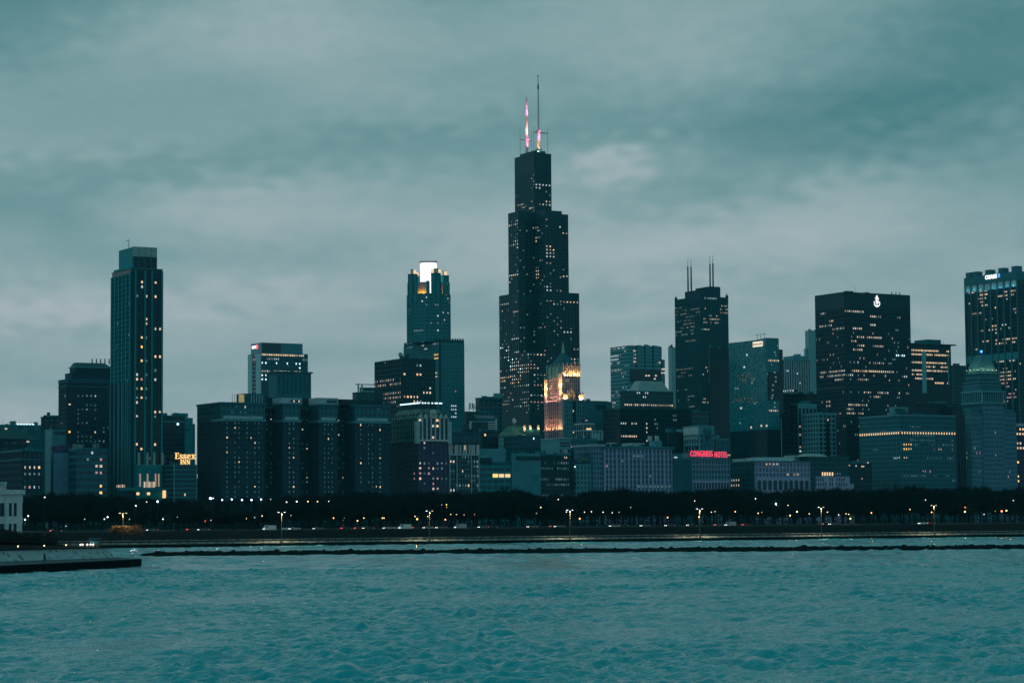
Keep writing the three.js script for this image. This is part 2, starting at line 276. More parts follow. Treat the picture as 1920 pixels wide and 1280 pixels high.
struct('kerb', gridSheet([[SHORE + 49, 6.0], [SHORE + 49.02, 6.14], [SHORE + 49.3, 6.14], [SHORE + 49.32, 6.0]], NS, NE), M.kerb, 'kerb on the lake side of the road');
{ // low concrete barrier beyond the lanes
  const b = thing('road_barrier', 'long low concrete barrier behind the shore road', 'barrier', gridPoint(SHORE + 76, 0, 6), A);
  for (let i = 0; i < 34; i++) unitBox(b, 'barrier_section', [-100 + i * 60, -40.15 + i * 60, 0, .85, -.3, .3], M.kerb);
}
{ // rubble breakwater across the harbour
  const p0 = new THREE.Vector3(-104, 0, -666), p1 = new THREE.Vector3(470, 0, -672), n = 300, P = [], I = [], U = [], prof = [[-3.4, -1.2], [-2.4, .5], [-1.2, 1.05], [0, 1.2], [1.3, 1.0], [2.4, .3], [3.4, -1.2]], r = rng(61);
  const b = thing('breakwater', 'long low dark rubble breakwater crossing the harbour', 'breakwater', new THREE.Vector3(0, 0, 0));
  for (let i = 0; i <= n; i++) { const t = i / n, x = lerp(p0.x, p1.x, t), z = lerp(p0.z, p1.z, t), e = Math.min(1, .45 + i / 5); prof.forEach(([d, y]) => { P.push(x + (r() - .5) * .8, y * e + (r() - .5) * .4 * (y > 0), z - d * e + (r() - .5) * .5); U.push(x / 8, d / 8); }); }
  for (let i = 0; i < n; i++) for (let k = 0; k < 6; k++) { const a = i * 7 + k; I.push(a, a + 7, a + 1, a + 1, a + 7, a + 8); }
  for (let k = 1; k < 6; k++) I.push(0, k, k + 1);
  const g = new THREE.BufferGeometry(); g.setAttribute('position', new THREE.Float32BufferAttribute(P, 3)); g.setAttribute('uv', new THREE.Float32BufferAttribute(U, 2)); g.setIndex(I); const f = g.toNonIndexed(); f.computeVertexNormals();
  M.wetRock = soil(.010, .032, .038, STAIN);
  add(b, 'mound', f, M.wetRock);
  const rocks = [], q = new THREE.Quaternion(), e = new THREE.Euler();
  for (let i = 0; i < 1500; i++) { const t = r() * .98 + .008, ico = new THREE.IcosahedronGeometry(.3 + .6 * r() * r(), 0), d = (r() - .5) * 5.6; e.set(r() * 6, r() * 6, r() * 6); ico.applyQuaternion(q.setFromEuler(e)); ico.scale(1.3, .8, 1); ico.translate(lerp(p0.x, p1.x, t), Math.max(.05, 1.2 - Math.abs(d) * .34) + (r() - .5) * .2, lerp(p0.z, p1.z, t) - d); rocks.push(ico); }
  add(b, 'rubble', mergeGeometries(rocks), M.wetRock, 'stuff');
}
{ // rounded concrete revetment of the peninsula on the south side
  const EDGE = [[-190, -300], [-128, -352], [-101, -392], [-91, -428], [-84.2, -462], [-79, -492], [-78, -499], [-79.3, -506], [-85, -513], [-100, -523], [-190, -545]].map(([x, z]) => new THREE.Vector3(x, 0, z));
  const WALL = [[-210, -318], [-150, -378], [-121, -432], [-103, -477], [-93, -505], [-88, -519], [-87.2, -524], [-90, -529], [-102, -535], [-190, -556]].map(([x, z]) => new THREE.Vector3(x, 0, z));
  const e = new THREE.CatmullRomCurve3(EDGE).getSpacedPoints(140), wl = new THREE.CatmullRomCurve3(WALL).getSpacedPoints(140);
  const sweep = (rows) => { const P = [], U = [], I = [], n = rows[0].length; rows.forEach((row, k) => row.forEach((p, i) => { P.push(p.x, p.y, p.z); U.push(i * 1.7 / 8, k * 1.2 / 8); })); for (let k = 0; k + 1 < rows.length; k++) for (let i = 0; i + 1 < n; i++) { const a = k * n + i; I.push(a, a + 1, a + n, a + 1, a + n + 1, a + n); } const g = new THREE.BufferGeometry(); g.setAttribute('position', new THREE.Float32BufferAttribute(P, 3)); g.setAttribute('uv', new THREE.Float32BufferAttribute(U, 2)); g.setIndex(I); g.computeVertexNormals(); return g; };
  const off = (pts, d, y) => pts.map((p, i) => { const t = pts[Math.min(i + 1, pts.length - 1)].clone().sub(pts[Math.max(i - 1, 0)]).normalize(); return new THREE.Vector3(p.x + t.z * d, y, p.z - t.x * d); });
  const rev = thing('revetment', 'rounded concrete lake revetment with stained curved wall and dark base', 'sea wall', new THREE.Vector3());
  const dbl = (m) => { const c = m.clone(); c.side = THREE.DoubleSide; return c; };
  const stainWall = (() => { // run-off stains down the cast concrete
    const w = 1024, h = 128, d = new Uint8Array(w * h * 4), g = createNoise2D(rng(91));
    for (let y = 0; y < h; y++) for (let x = 0; x < w; x++) { const v = y / h, lean = x + v * 16, s1 = g(lean / 9, v * 1.2), s2 = g(lean / 34 + 50, v * 2), patch = g(x / 110, v + 3), f = g(x / 5, y / 5); let k = .92 + .06 * f + .05 * patch; const drip = sstep(s1 * .8 + .7 * s2 + .4 * patch, .2, .8); k -= .62 * drip * (.55 + .45 * g(x / 14, v * 3 + 8)); const q = Math.round(255 * clamp(k, .15, 1)); d.set([q, q, q, 255], (y * w + x) * 4); }
    const t = new THREE.DataTexture(d, w, h); t.wrapS = THREE.RepeatWrapping; t.magFilter = THREE.LinearFilter; t.colorSpace = THREE.SRGBColorSpace; t.needsUpdate = true; return t;
  })();
  const rows = [[0, 1.6], [.25, 1.75], [.75, 2.3], [1.15, 2.9], [1.35, 3.5], [1.4, 3.75]];
  const wg = sweep(rows.map(([d, y]) => off(wl, d, y))); { const u = wg.attributes.uv; const n = wl.length; for (let k = 0; k < rows.length; k++) for (let i = 0; i < n; i++) u.setXY(k * n + i, i / n * 3.2, k / (rows.length - 1)); }
  add(rev, 'dark_base', sweep([off(e, -.1, -2), off(e, 0, .3), off(e, 0, 1.5), off(e, .15, 1.6)]), soil(.004, .010, .013, STAIN));
  add(rev, 'promenade', sweep([off(e, .15, 1.6), off(wl, 0, 1.6)]), soil(.14, .24, .27, STAIN));
  add(rev, 'curved_wall', wg, new THREE.MeshStandardMaterial({ color: new THREE.Color(.36, .55, .58), roughness: .9, map: stainWall, side: THREE.DoubleSide }));
  add(rev, 'coping', sweep([off(wl, 1.4, 3.75), off(wl, 1.1, 3.75), off(wl, 1.1, 4.05), off(wl, 2.0, 4.05)]), soil(.01, .03, .035));
  const top = sweep([off(wl, 2.0, 4.0), off(wl, 9, 4.3), off(wl, 16, 4.9), off(wl, 30, 5.2), off(wl, 40, 5.2)]);
  add(rev, 'bank', top, M.lawn);
  const peninsula = new THREE.Shape([[-88, 530], [-100, 500], [-128, 420], [-190, 345], [-900, 345], [-900, 1000], [-230, 900], [-150, 700], [-104, 545]].map(([x, y]) => new THREE.Vector2(x - 6, y)));
  const pg = new THREE.ShapeGeometry(peninsula); pg.rotateX(-Math.PI / 2); pg.translate(0, 3.6, 0); struct('ground', pg, M.lawn, 'dark lawn of the peninsula behind the curved wall');
}

// ------------------------------------------------------------------ the skyline, from the south (left) to the north (right)
// --- blocks at the south end
block('office_block', 'pale teal block with two roof turrets behind the low brick houses', 2000, [null, -40, 86, 797], { bay: 7, floor: 4.2, pier: 1.6, span: 2, frame: M.panelTeal, D: 60, share: .01, short: 'pale turreted block' }, (b) => {
  b.block('turret', 17, 29, 789, 2, 8, M.stoneDim); b.block('turret', 66, 70, 791, 2, 6, M.stoneDim);
  for (let i = 0; i < 6; i++) { const p = b.at(33 + i * 5.6, 795.5, 1); const l = unitBox(b.g, 'roof_lamp', [p.x - .9, p.x + .9, b.H + .6, b.H + 1.9, -1.4, -.8], LIT.b); l.userData.label = 'white lamp on the roof edge'; }
});
block('brick_house', 'low dark brick building with a sloped roof behind the corniced block, at the picture edge', 1540, [null, -60, 50, 824], { bay: 6, floor: 4, pier: 2.2, span: 2.2, frame: M.brick, D: 30 }, (b) => {
  frustum(b.g, 'roof', [0, b.L + 9, -30, 0], [10, b.L - 6, -20, -8], b.H, b.H + 9, M.roof);
  const p = b.at(10.5, 805, -.5); b.box('lamp', p.x - .7, p.x + .7, p.h, p.h + 1, .1, .7, LIT.s); const q = b.at(51.5, 829, -3); b.box('lamp', q.x - .9, q.x + .9, q.h, q.h + .9, 2.6, 3.2, LIT.s);
});
block('brick_house', 'dark corniced brick building with four lit windows in a row', 1475, [0, 42, 77, 846], { bay: 3, floor: 4.1, pier: 1.5, span: 1.7, frame: M.brickBlue, cap: 1.4, capM: M.stoneDim, over: .9, short: 'corniced brick building' }, (b) => {
  b.box('band_course', -.5, b.L + .5, b.h(862), b.h(862) + .7, -b.D, .55, M.stoneDim); for (const [y, k] of [[877, 'sssw'], [887, 'dddd'], [910, 'dpcd']]) for (let i = 0; i < 4; i++) { const [c, j] = b.cellOf(b.E, 49 + i * 7, y); b.pane(b.E, Math.floor(c), Math.floor(j), k[i]); }
});
block('slab_block', 'blank blue grey slab wall rising between two brick buildings', 1600, [46, 50, 92, 807], { bay: 60, floor: 60, pier: .1, span: .1, core: M.stoneDim, frame: M.stoneDim, cap: .5, over: .1 }, (b) => { for (let k = 0; k < 5; k++) b.box('ledge', b.x(79), b.L - .1, b.h(872 + k * 8), b.h(872 + k * 8) + .6, 0, .5, M.stone); });
block('office_block', 'small dark tower with a flat penthouse beside the mansard apartment tower', 1900, [null, 82, 112, 783], { bay: 4, floor: 4, pier: 1.2, span: 1.4, frame: M.brick, D: 7, share: .04, mix: 'cool' }, (b) => { b.block('penthouse', 85, 111, 778, 1, 5, M.panelTeal); });
block('flat_block', 'pale rendered block with a dark band under its roof', 1560, [84, 98, 122, 806], { bay: 30, floor: 30, pier: .1, span: .1, core: M.stone, frame: M.stone, cap: .6, over: .2 }, (b) => { b.box('dark_band', b.x(101), b.L + .1, b.h(814), b.h(809), -.2, .35, M.glassBlack); b.box('vent', b.x(106), b.x(109), b.h(823), b.h(821), 0, .2, M.black); });
block('flat_block', 'blank violet grey party wall building beside the lettered office block', 1490, [96, 99, 143, 848], { bay: 60, floor: 60, pier: .1, span: .1, core: M.stoneBlue, frame: M.brickViolet, cap: .4, over: .15 }, (b) => { b.block('upper_storey', 99, 132, 834, .5, 12, M.brickViolet); b.box('skylight', b.x(132), b.x(143), b.H, b.H + 1.2, -3, -.4, M.roofPale); });
{
  const B = block('office_block', 'wide low concrete office block with strip windows under the EBONY JET lettering', 1475, [null, 143, 201, 843], { bay: 3.2, floor: 4.4, pier: .4, span: 1.9, frame: M.stoneDim, D: 35, share: .01, short: 'lettered concrete office block' }, (b) => { for (const [x, y, k] of [[172, 852, 'c'], [181, 878, 's'], [185, 878, 's'], [184, 890, 'p'], [187, 890, 'p'], [190, 911, 'o'], [190, 923, 'o'], [164, 866, 'd'], [192, 867, 'p']]) { const [i, j] = b.cellOf(b.E, x, y); b.pane(b.E, Math.floor(i), Math.floor(j), k); } });
  const s = rooftopSign('rooftop_sign', 'pale EBONY and JET letters on the roof of the concrete office block', B, 135, 831, 187, 841, 2);
  const t = (p) => s.w * (p - 135) / 52; words(s.o, 'EBONY', thin, t(135.5), t(156), 0, s.h * .8, 0, M.stonePale); words(s.o, 'JET', thin, t(172.5), t(184), 0, s.h * .85, 0, M.stonePale, .3, .15);
  addBox(s.o, 'support_rail', [t(136), t(188), -s.h * .28, -s.h * .14, -.2, .1], M.stone); for (let i = 0; i < 6; i++) unitBox(s.o, 'strut', [t(140 + i * 9), t(140 + i * 9) + .25, -s.h * .6, s.h * .1, -.5, -.25], M.iron);
}
block('apartment_tower', 'dark brick apartment tower with mansard roof and stepped corners', 1620, [110, 126, 222, 712], { bay: 3.1, floor: 3.25, pier: 1.5, span: 1.55, frame: M.brickBlue, core: M.glassBlue, cap: .7, capM: M.stoneDim, share: .03, mix: 'mixed', short: 'mansard apartment tower' }, (b) => {
  const d = b.D - 2, y1 = b.h(698), y2 = b.h(688), xa = b.x(121, d, 698), xb = b.x(130, d, 688), xc = b.x(137, d - 3, 678);
  b.box('setback_storey', xa, b.L - 2, b.H, y1, -d, -2, M.brickBlue); b.box('setback_storey', xb, b.L - 4, y1, y2, -d, -4, M.brickBlue); b.box('cornice', xb - .6, b.L - 3.5, y2, y2 + .9, -d - .5, -3.2, M.stone);
  frustum(b.g, 'mansard_roof', [xb, b.L - 4, -d, -4], [xc, b.L - 8, -d + 3, -8], y2 + .9, b.h(677.5), M.roof);
  for (const y of [716, 725]) b.box('band_course', -.6, b.L + .6, b.h(y), b.h(y) + .7, -b.D - .6, .62, M.stoneDim);
  b.lit(b.E, 148, 728, 206, 830, .10, 'blind'); b.lit(b.E, 150, 735, 175, 830, .22, 'blind');
  for (const [x, y, k] of [[129, 757, 'w'], [129, 813, 'o'], [180, 813, 'w'], [113, 757, 'o'], [181, 742, 'c'], [207, 813, 's'], [207, 824, 's']]) { const [i, j] = b.cellOf(b.E, x, y); b.pane(b.E, Math.floor(i), Math.floor(j), k); }
  for (let i = 0; i < 5; i++) { const p = b.at(172 + i * 8, 675, 14); tube(b.g, 'roof_vent', .5, .4, b.h(677.5), p.h + 1, p.x, -14, M.black); }
});
// --- tall condominium tower
{
  const b = new Building('condominium_tower', 'tall slim glass condominium tower with a pale roof screen, tallest at this end', 1500, 209.5, 247, 304, 503);
  b.core(M.glassBlack); const H = b.H;
  b.S = b.facade('S', .6, b.D, 30, b.h(512), { bay: 2.6, floor: 3.1, pier: .35, span: .9, m2: M.panelTeal, out: .5 }, M.panelTeal);
  for (let i = 0; i < 6; i++) unitBox(b.g, 'fin', b.place('S', 0, .6 + i * b.D / 5.4, 1.9 + i * b.D / 5.4, 22, H - 3, -.1, 1.3), M.panelTeal);
  for (let i = 0; i < 5; i++) unitBox(b.g, 'base_rib', b.place('S', 0, 1 + i * b.D / 4.6, 3.6 + i * b.D / 4.6, 4, b.h(716), -.1, 2.0), M.brickTeal);
  b.E = b.facade('E', 2.2, b.L, 30, H - 1.5, { bay: 3.2, floor: 3.1, pier: .3, span: .7, m2: M.black, out: .35 }, M.iron);
  for (const p of [253, 271, 284, 303]) { const x = b.x(p); unitBox(b.g, 'fin', [x - .6, x + .6, 25, H - 1, -.1, 1.0], M.panelTeal); }
  b.box('corner_slot', -.4, 2.2, 20, H, -3, .15, M.black); b.cap(M.panelTeal, .5, .3);
  const c0 = b.at(247.5, 463, 1.5), cz = 3, topY = b.h(462), x1 = b.x(294, cz, 470), aW = b.a(219, 475);
  b.box('roof_lantern', 1.2, x1, H, topY, -aW, -cz, M.panelTeal); b.box('roof_screen', 1.4, x1 - .2, b.h(479), topY + .4, -cz - .1, -cz + .5, M.roofPale); b.box('lantern_glass', 2.4, x1 - .6, H + .3, b.h(479) - .3, -cz - .1, -cz + .35, M.glassBlack);
  for (let i = 0; i < 3; i++) unitBox(b.g, 'mullion', [1.2 + (x1 - 1.2) * (i + 1) / 4, 1.5 + (x1 - 1.2) * (i + 1) / 4, H, topY, -cz + .35, -cz + .62], M.panelTeal);
  b.box('shoulder', -.3, b.L * .3, H, b.h(498), -b.D * .9, -4, M.panelTeal); tube(b.g, 'roof_mast', .25, .15, topY, topY + 7, 3, -14, M.pole); unitBox(b.g, 'mast_arm', [.8, 3, topY + 5.4, topY + 5.7, -14.1, -13.9], M.pole);
  const P = [[262, 529, 'w'], [266, 540, 'c'], [292, 530, 'w'], [255, 555, 'd'], [260, 555, 's'], [270, 555, 's'], [291, 555, 'w'], [276, 599, 'w'], [276, 606, 'w'], [270, 606, 'm'], [294, 615, 's'], [297, 615, 's'], [261, 631, 'w'], [265, 631, 'w'], [269, 631, 'm'], [275, 631, 'd'], [262, 647, 'o'], [269, 648, 'o'], [261, 655, 'w'], [300, 665, 'w'], [262, 673, 'w'], [290, 673, 'w'], [276, 673, 'd'], [258, 699, 'c'], [260, 715, 'w'], [269, 715, 'p'], [261, 732, 'w'], [254, 732, 'd'], [276, 732, 'd'], [255, 750, 'd'], [259, 757, 's'], [258, 733, 's'], [262, 748, 'w'], [290, 774, 'w'], [297, 775, 's'], [294, 784, 'd'], [259, 784, 's'], [260, 833, 'w'], [260, 842, 'w'], [291, 833, 'w'], [292, 709, 'c'], [292, 691, 'd'], [281, 861, 'd'], [276, 749, 'd'], [276, 699, 'd']];
  for (const [x, y, k] of P) { const [i, j] = b.cellOf(b.E, x, y); b.pane(b.E, Math.floor(i), Math.floor(j), k, 'lit_window', .72); }
  for (const [x, y, k] of [[236, 550, 'c'], [242, 565, 'c'], [222, 603, 's'], [223, 625, 'd'], [236, 627, 'c'], [241, 627, 'c'], [218, 646, 'd'], [227, 678, 's'], [240, 717, 'd'], [211, 672, 'd']]) { const [i, j] = b.cellOf(b.S, x, y); b.pane(b.S, Math.floor(i), Math.floor(j), k); }
  for (const p of [258, 273.5, 286.5, 302]) { const x = b.x(p, 0, 850); unitBox(b.g, 'base_column', [x - .7, x + .7, b.h(871), b.h(848), 0, 2.4], M.roofPale); }
  // lit podium
  const px0 = b.x(256, -3, 880), px1 = b.x(304, -3, 880), y0 = b.h(873); b.box('podium', px0, px1, 0, y0, -8, 3, M.panelTeal); b.box('podium_cornice', px0 - .4, px1 + .4, y0, y0 + .7, -8, 3.4, M.stone);
  for (const p of [262, 276, 291, 297]) { const x = b.x(p, -3, 890); unitBox(b.g, 'lit_window', [x - .5, x + .5, b.h(912), b.h(888), 3, 3.2], LIT.m); }
  for (let i = 0; i < 7; i++) { const x = b.x(270 + i * 3, -3, 900); unitBox(b.g, 'lit_window', [x - .42, x + .42, b.h(916), b.h(903), 3.05, 3.25], LIT[i % 3 ? 'm' : 's']); }
  b.box('entrance_canopy', px0 - 14, b.x(314, -6, 915), b.h(920), b.h(914), 0, 6, M.panelTeal);
  b.box('shop_window', b.x(304.5, -6, 920), b.x(313.5, -6, 920), b.h(934), b.h(919.5), 5.6, 6.2, LIT.w).userData.label = 'glowing amber glass entrance box';
  for (const p of [258, 278]) { const x = b.x(p, -6, 925); unitBox(b.g, 'lit_window', [x - 1, x + 1, b.h(928), b.h(923), 5.6, 6.1], LIT.w); }
  for (let i = 0; i < 5; i++) { const a = 6 + i * 3.4; unitBox(b.g, 'lit_window', b.place('S', 0, a, a + 1.6, b.h(914), b.h(908), 2.1, 2.3), LIT[i % 2 ? 's' : 'm']); }
  b.done('tall condominium tower');
}
block('hospital_block', 'dark strip-windowed block with a pale wing, right of the condominium tower', 1700, [null, 296, 345, 781], { bay: 9, floor: 3.9, pier: .4, span: 1.2, frame: M.black, core: M.glassBlack, D: 34, capM: M.stoneDim, cap: 1.2, share: .04, mix: 'cool', short: 'strip-windowed block' }, (b) => {
  const y = b.at(345, 783, 1).h; b.box('pale_wing', b.x(345), b.x(362), 0, y, -32, -1, M.panelTeal); b.box('wing_slot', b.x(347), b.x(356), b.h(806), b.h(804), -1, -.7, M.black); b.block('penthouse', 303, 313, 774, 3, 10, M.stoneDim); b.block('penthouse', 321, 352, 774, 3, 14, M.panelTeal); b.box('stair_wing', b.x(362), b.x(370), 0, b.h(793), -30, -5, M.stoneDim); b.box('roof_band', 0, b.L, b.h(791), b.h(789), 0, .6, M.stone);
});
block('dark_block', 'low unlit building squeezed between the condominium podium and the hotel with the amber sign', 1510, [null, 302, 327, 850], { bay: 4, floor: 3.6, pier: 2, span: 1.6, frame: M.brick, D: 25, share: .02, mix: 'cool' });
{
  const B = block('hotel_block', 'flat panelled hotel block carrying the amber ESSEX INN sign', 1480, [null, 325.5, 367, 872], { bay: 1.8, floor: 3.1, pier: .25, span: .9, out: .3, frame: M.brickTeal, m2: M.panelTeal, core: M.glass, D: 22, cap: .6, over: .2, share: .004, mix: 'cool', short: 'hotel with the amber sign' }, (b) => { b.box('edge_fin', -.4, .3, 0, b.H + .3, 0, .9, M.stone); b.box('edge_fin', b.L - .3, b.L + .4, 0, b.H + .3, 0, .9, M.stone); b.box('lit_sign_panel', b.L + .45, b.L + .9, b.h(897), b.h(888), -2, .2, LIT.s); });
  const s = rooftopSign('rooftop_sign', 'glowing amber ESSEX INN letters on the panelled hotel roof', B, 327, 849, 366, 871, 1.5), amber = glow(1, .58, .20, 1.35);
  words(s.o, 'Essex', serif, 0, s.w, s.h * .48, s.h, 0, amber, .4); words(s.o, 'INN', serif, s.w * .26, s.w * .74, .1, s.h * .42, 0, amber, .4);
  for (let i = 0; i < 6; i++) unitBox(s.o, 'strut', [s.w * (.05 + i * .18), s.w * (.05 + i * .18) + .25, -.3, s.h * .95, -.6, -.3], M.iron);
  const l = new THREE.PointLight(new THREE.Color(1, .6, .22), 60); l.position.set(s.w / 2, s.h / 2, 1.6); s.o.add(l);
}
// --- great brick hotel of four wings
{
  const b = new Building('grand_hotel', 'huge dark brick hotel of four wings with pale upper storeys and roof penthouses', 1475, 370, 414, 730, 757);
  const H = b.H, yb = b.h(788), wings = [[414, 496], [530, 562], [598, 632.5], [665, 730]].map(([p, q]) => [b.x(p), b.x(q)]), set = 15;
  b.box('wall', 0, b.L, 0, H - 1, -b.D, -set, M.glassBlack);
  wings.forEach(([x0, x1], k) => {
    b.box('wing', x0, x1, 0, H, -set - 2, 0, M.glass);
    const s = { bay: 2.9, floor: 3.3, pier: 1.75, span: 1.75, out: .4 };
    const lo = b.facade('E', x0, x1, 0, yb, s, M.brickBlue), hi = b.facade('E', x0, x1, yb, H, { ...s, bay: 3.3 }, M.stoneDim);
    b.facade('S', 0, k ? set : b.D, 0, yb, { ...s, off: x0 }, M.brickBlue); b.facade('S', 0, k ? set : b.D, yb, H, { ...s, off: x0, bay: 3.3 }, M.brickTeal);
    b.box('band_course', x0 - .7, x1 + .7, yb - .4, yb + 1.2, -set, .9, M.stone); b.box('cornice', x0 - 1.1, x1 + 1.1, H, H + 1.3, k ? -set : -b.D, 1.1, M.stoneDim);
    b.box('crown_panel', x0 + 1.5, x1 - 1.5, yb + 1.3, yb + 3.2, 0, .48, M.stonePale);
    // drawn blinds in most rooms, a few lamps
    for (let j = 1; j < lo.nf; j++) for (let i = 1; i < lo.nb - 1; i++) { const col = k === 0 || k === 3 ? [1, 3, 4, 6, 8, 9, 11, 12].includes(i % 13) : true; if (col && R() < .8) { if (b.count < 285) b.pane(lo, i, j, R() < .04 ? 'w' : 'blind'); else if (R() < .85) b.pane(lo, i, j, 'blind'); } }
    for (let j = 1; j < hi.nf; j += 1) for (let i = 1; i < hi.nb - 1; i++) if (R() < .25) b.pane(hi, i, j, R() < .2 ? 's' : 'blind');
    b['lo' + k] = lo;
  });
  for (let k = 0; k < 3; k++) { const g = b.facade('E', wings[k][1] + .5, wings[k + 1][0] - .5, 0, H - 1, { bay: 3, floor: 3.3, pier: 2, span: 2, off: -set }, M.brick); b.box('court_roof', wings[k][1], wings[k + 1][0], H - 2, H - .2, -set - 14, -set + 3, M.brickTeal); for (let n = 0; n < 7; n++) b.pane(g, Math.floor(R() * g.nb), Math.floor(R() * g.nf), R() < .5 ? 's' : 'm'); for (let n = 0; n < 45; n++) b.pane(g, Math.floor(R() * g.nb), Math.floor(R() * g.nf), 'blind'); }
  for (const [x, y, k] of [[674, 795, 'o'], [674, 811, 'o'], [674, 828, 'o'], [471, 817, 'w'], [464, 884, 's'], [477, 833, 's'], [703, 909, 'w']]) { const g = x > 600 ? b.lo3 : b.lo0, [i, j] = b.cellOf(g, x, y); b.pane(g, Math.floor(i), Math.floor(j), k); }
  const hs = b.block('machine_house', 503, 583, 698, 34, 14, M.stoneDim, H - 1); b.box('house_cornice', hs.x0 - 1, hs.x1 + 1, hs.y, hs.y + 1, -49, -33, M.brickTeal);
  for (let i = 0; i < 8; i++) { const x = lerp(hs.x0 + 2, hs.x1 - 2, i / 7); unitBox(b.g, 'house_rib', [x - .5, x + .5, hs.y * .5 + H * .5 - 2, hs.y - 1.5, -34, -33.5], M.brickTeal); }
  const long = b.block('attic_storey', 443, 665, 744, 20, 30, M.brick, H - 1);
  for (const [p, q, y] of [[510, 566, 745], [578, 634, 745]]) { const s = b.block('penthouse', p, q, y, 4, 14, M.stonePale, H + 1.2); b.box('penthouse_window', s.x0 + (s.x1 - s.x0) * .45, s.x1 - .8, H + 2.3, s.y - 1.4, -4.05, -3.8, M.glassBlack); for (let n = 0; n < 6; n++) { const x = s.x0 + (s.x1 - s.x0) * (.49 + n * .08); unitBox(b.g, 'mullion', [x - .15, x + .15, H + 2.3, s.y - 1.4, -3.8, -3.65], M.stone); if (p === 510 && (n === 1 || n === 4)) unitBox(b.g, 'lit_window', [x + .25, x + 1.2, H + 2.5, s.y - 1.6, -3.8, -3.7], LIT.s); } }
  const lp = b.block('roof_pavilion', 443, 497, 737, 8, 12, M.brickTeal, H + 1.2);
  b.box('lit_window', b.x(447, 8), b.x(457, 8), H + 1.6, lp.y - .6, -7.95, -7.7, glow(.75, .62, .25, .35)); for (let n = 0; n < 5; n++) { const x = b.x(470 + n * 5, 8); unitBox(b.g, 'pilaster', [x, x + .5, H + 1.3, lp.y - .4, -8, -7.7], M.stonePale); }
  b.box('attic_step', b.x(640, 6), b.L - 2, H + 1.2, b.h(744), -22, -6, M.brick); for (const p of [435, 440]) { const q = b.at(p, 737, 6); tube(b.g, 'roof_mast', .2, .12, H, q.h, q.x, -6, M.pole); }
  b.done('huge four-winged hotel');
}
// --- glass office tower with red and white sign
{
  const b = new Building('office_tower', 'glass office tower with a red and white roof sign and lit mechanical floors', 2100, 465, 489.5, 576.5, 662);
  b.core(M.glass); const H = b.H;
  b.S = b.facade('S', 0, b.D, 0, H, { bay: 2.2, floor: 4, pier: .25, span: .8, m2: M.glassPale }, M.steel);
  b.box('pale_strip', -.5, .05, 0, H, -b.D, -b.D * .68, M.glassPale); b.box('pale_strip', -.5, .05, 0, H, -b.D * .38, -.2, M.glassPale);
  b.E = b.facade('E', 0, b.L, 0, H, { bay: 1.9, floor: 4, pier: .3, span: .5, out: .5 }, M.panelTeal);
  const u = b.at(567, 643, 2), yT = b.h(641.5, 490); b.box('upper_storeys', 1, u.x, H, yT, -b.D + 4, -2, M.glassTeal); b.box('upper_glass', 1.5, u.x * .48, H + 1, yT - .6, -2.1, -1.7, M.glass); b.cap(M.panelTeal, .5, .2);
  b.lit(b.E, 491, 664, 552, 665, .95, 'gold'); b.lit(b.E, 552, 664, 576, 665, .5, 'soft'); b.lit(b.E, 492, 695, 560, 696, .75, 'soft');
  b.lit(b.E, 500, 677, 576, 679, .25, 'dim'); for (const [x, y] of [[497, 682], [518, 682], [537, 682], [555, 683], [560, 682], [491, 683], [491, 694], [491, 701], [497, 699], [497, 705], [497, 712], [491, 713], [517, 694], [560, 694]]) { const [i, j] = b.cellOf(b.E, x, y); b.pane(b.E, Math.floor(i), Math.floor(j), 'b'); }
  b.lit(b.S, 474, 672, 480, 680, .5, 'p');
  b.done('tower with the red and white sign');
  const s = thing('wall_sign', 'white lettered sign with a red roundel high on the glass office tower', 'sign', gridPoint(b.w, b.n0, GY), A); const za = (p) => -b.a(p, 648, .9);
  const inner = new THREE.Group(); inner.name = 'sign_face'; s.add(inner); inner.rotation.y = -Math.PI / 2; inner.position.set(.85, 0, 0);
  const y0 = b.h(650.5, 480), y1 = b.h(645.5, 480); words(inner, 'BMO', sans, za(472.4), za(480), y0, y1, 0, glow(1, .98, .95, 2.2), .3);
  const disc = new THREE.CylinderGeometry(1, 1, .4, 24); disc.rotateX(Math.PI / 2); const d = add(inner, 'roundel', disc, glow(1, .12, .14, 1.4)); d.position.set(za(481.5), (y0 + y1) / 2, .1); d.scale.set(Math.abs(za(483.4) - za(479.6)) / 2, (y1 - y0) * .85, 1);
}
block('framed_block', 'low building with an open white roof frame left of the ribbed office tower', 1900, [null, 668, 705, 737], { bay: 3, floor: 4, pier: .6, span: 1.4, frame: M.brickTeal, D: 7 }, (b) => {
  const y = b.h(720); for (const p of [671, 678]) { const x = b.x(p); b.box('frame_post', x, x + 1.1, b.H, y, -1.2, 0, M.roofPale); } for (const q of [721, 727, 734]) b.box('frame_rail', b.x(q === 721 ? 667 : 676), b.x(704), b.h(q), b.h(q) + .8, -.9, .1, M.stonePale); b.box('roof_storey', b.x(680), b.L, b.H, b.h(725), -6.5, -2, M.brickTeal);
});
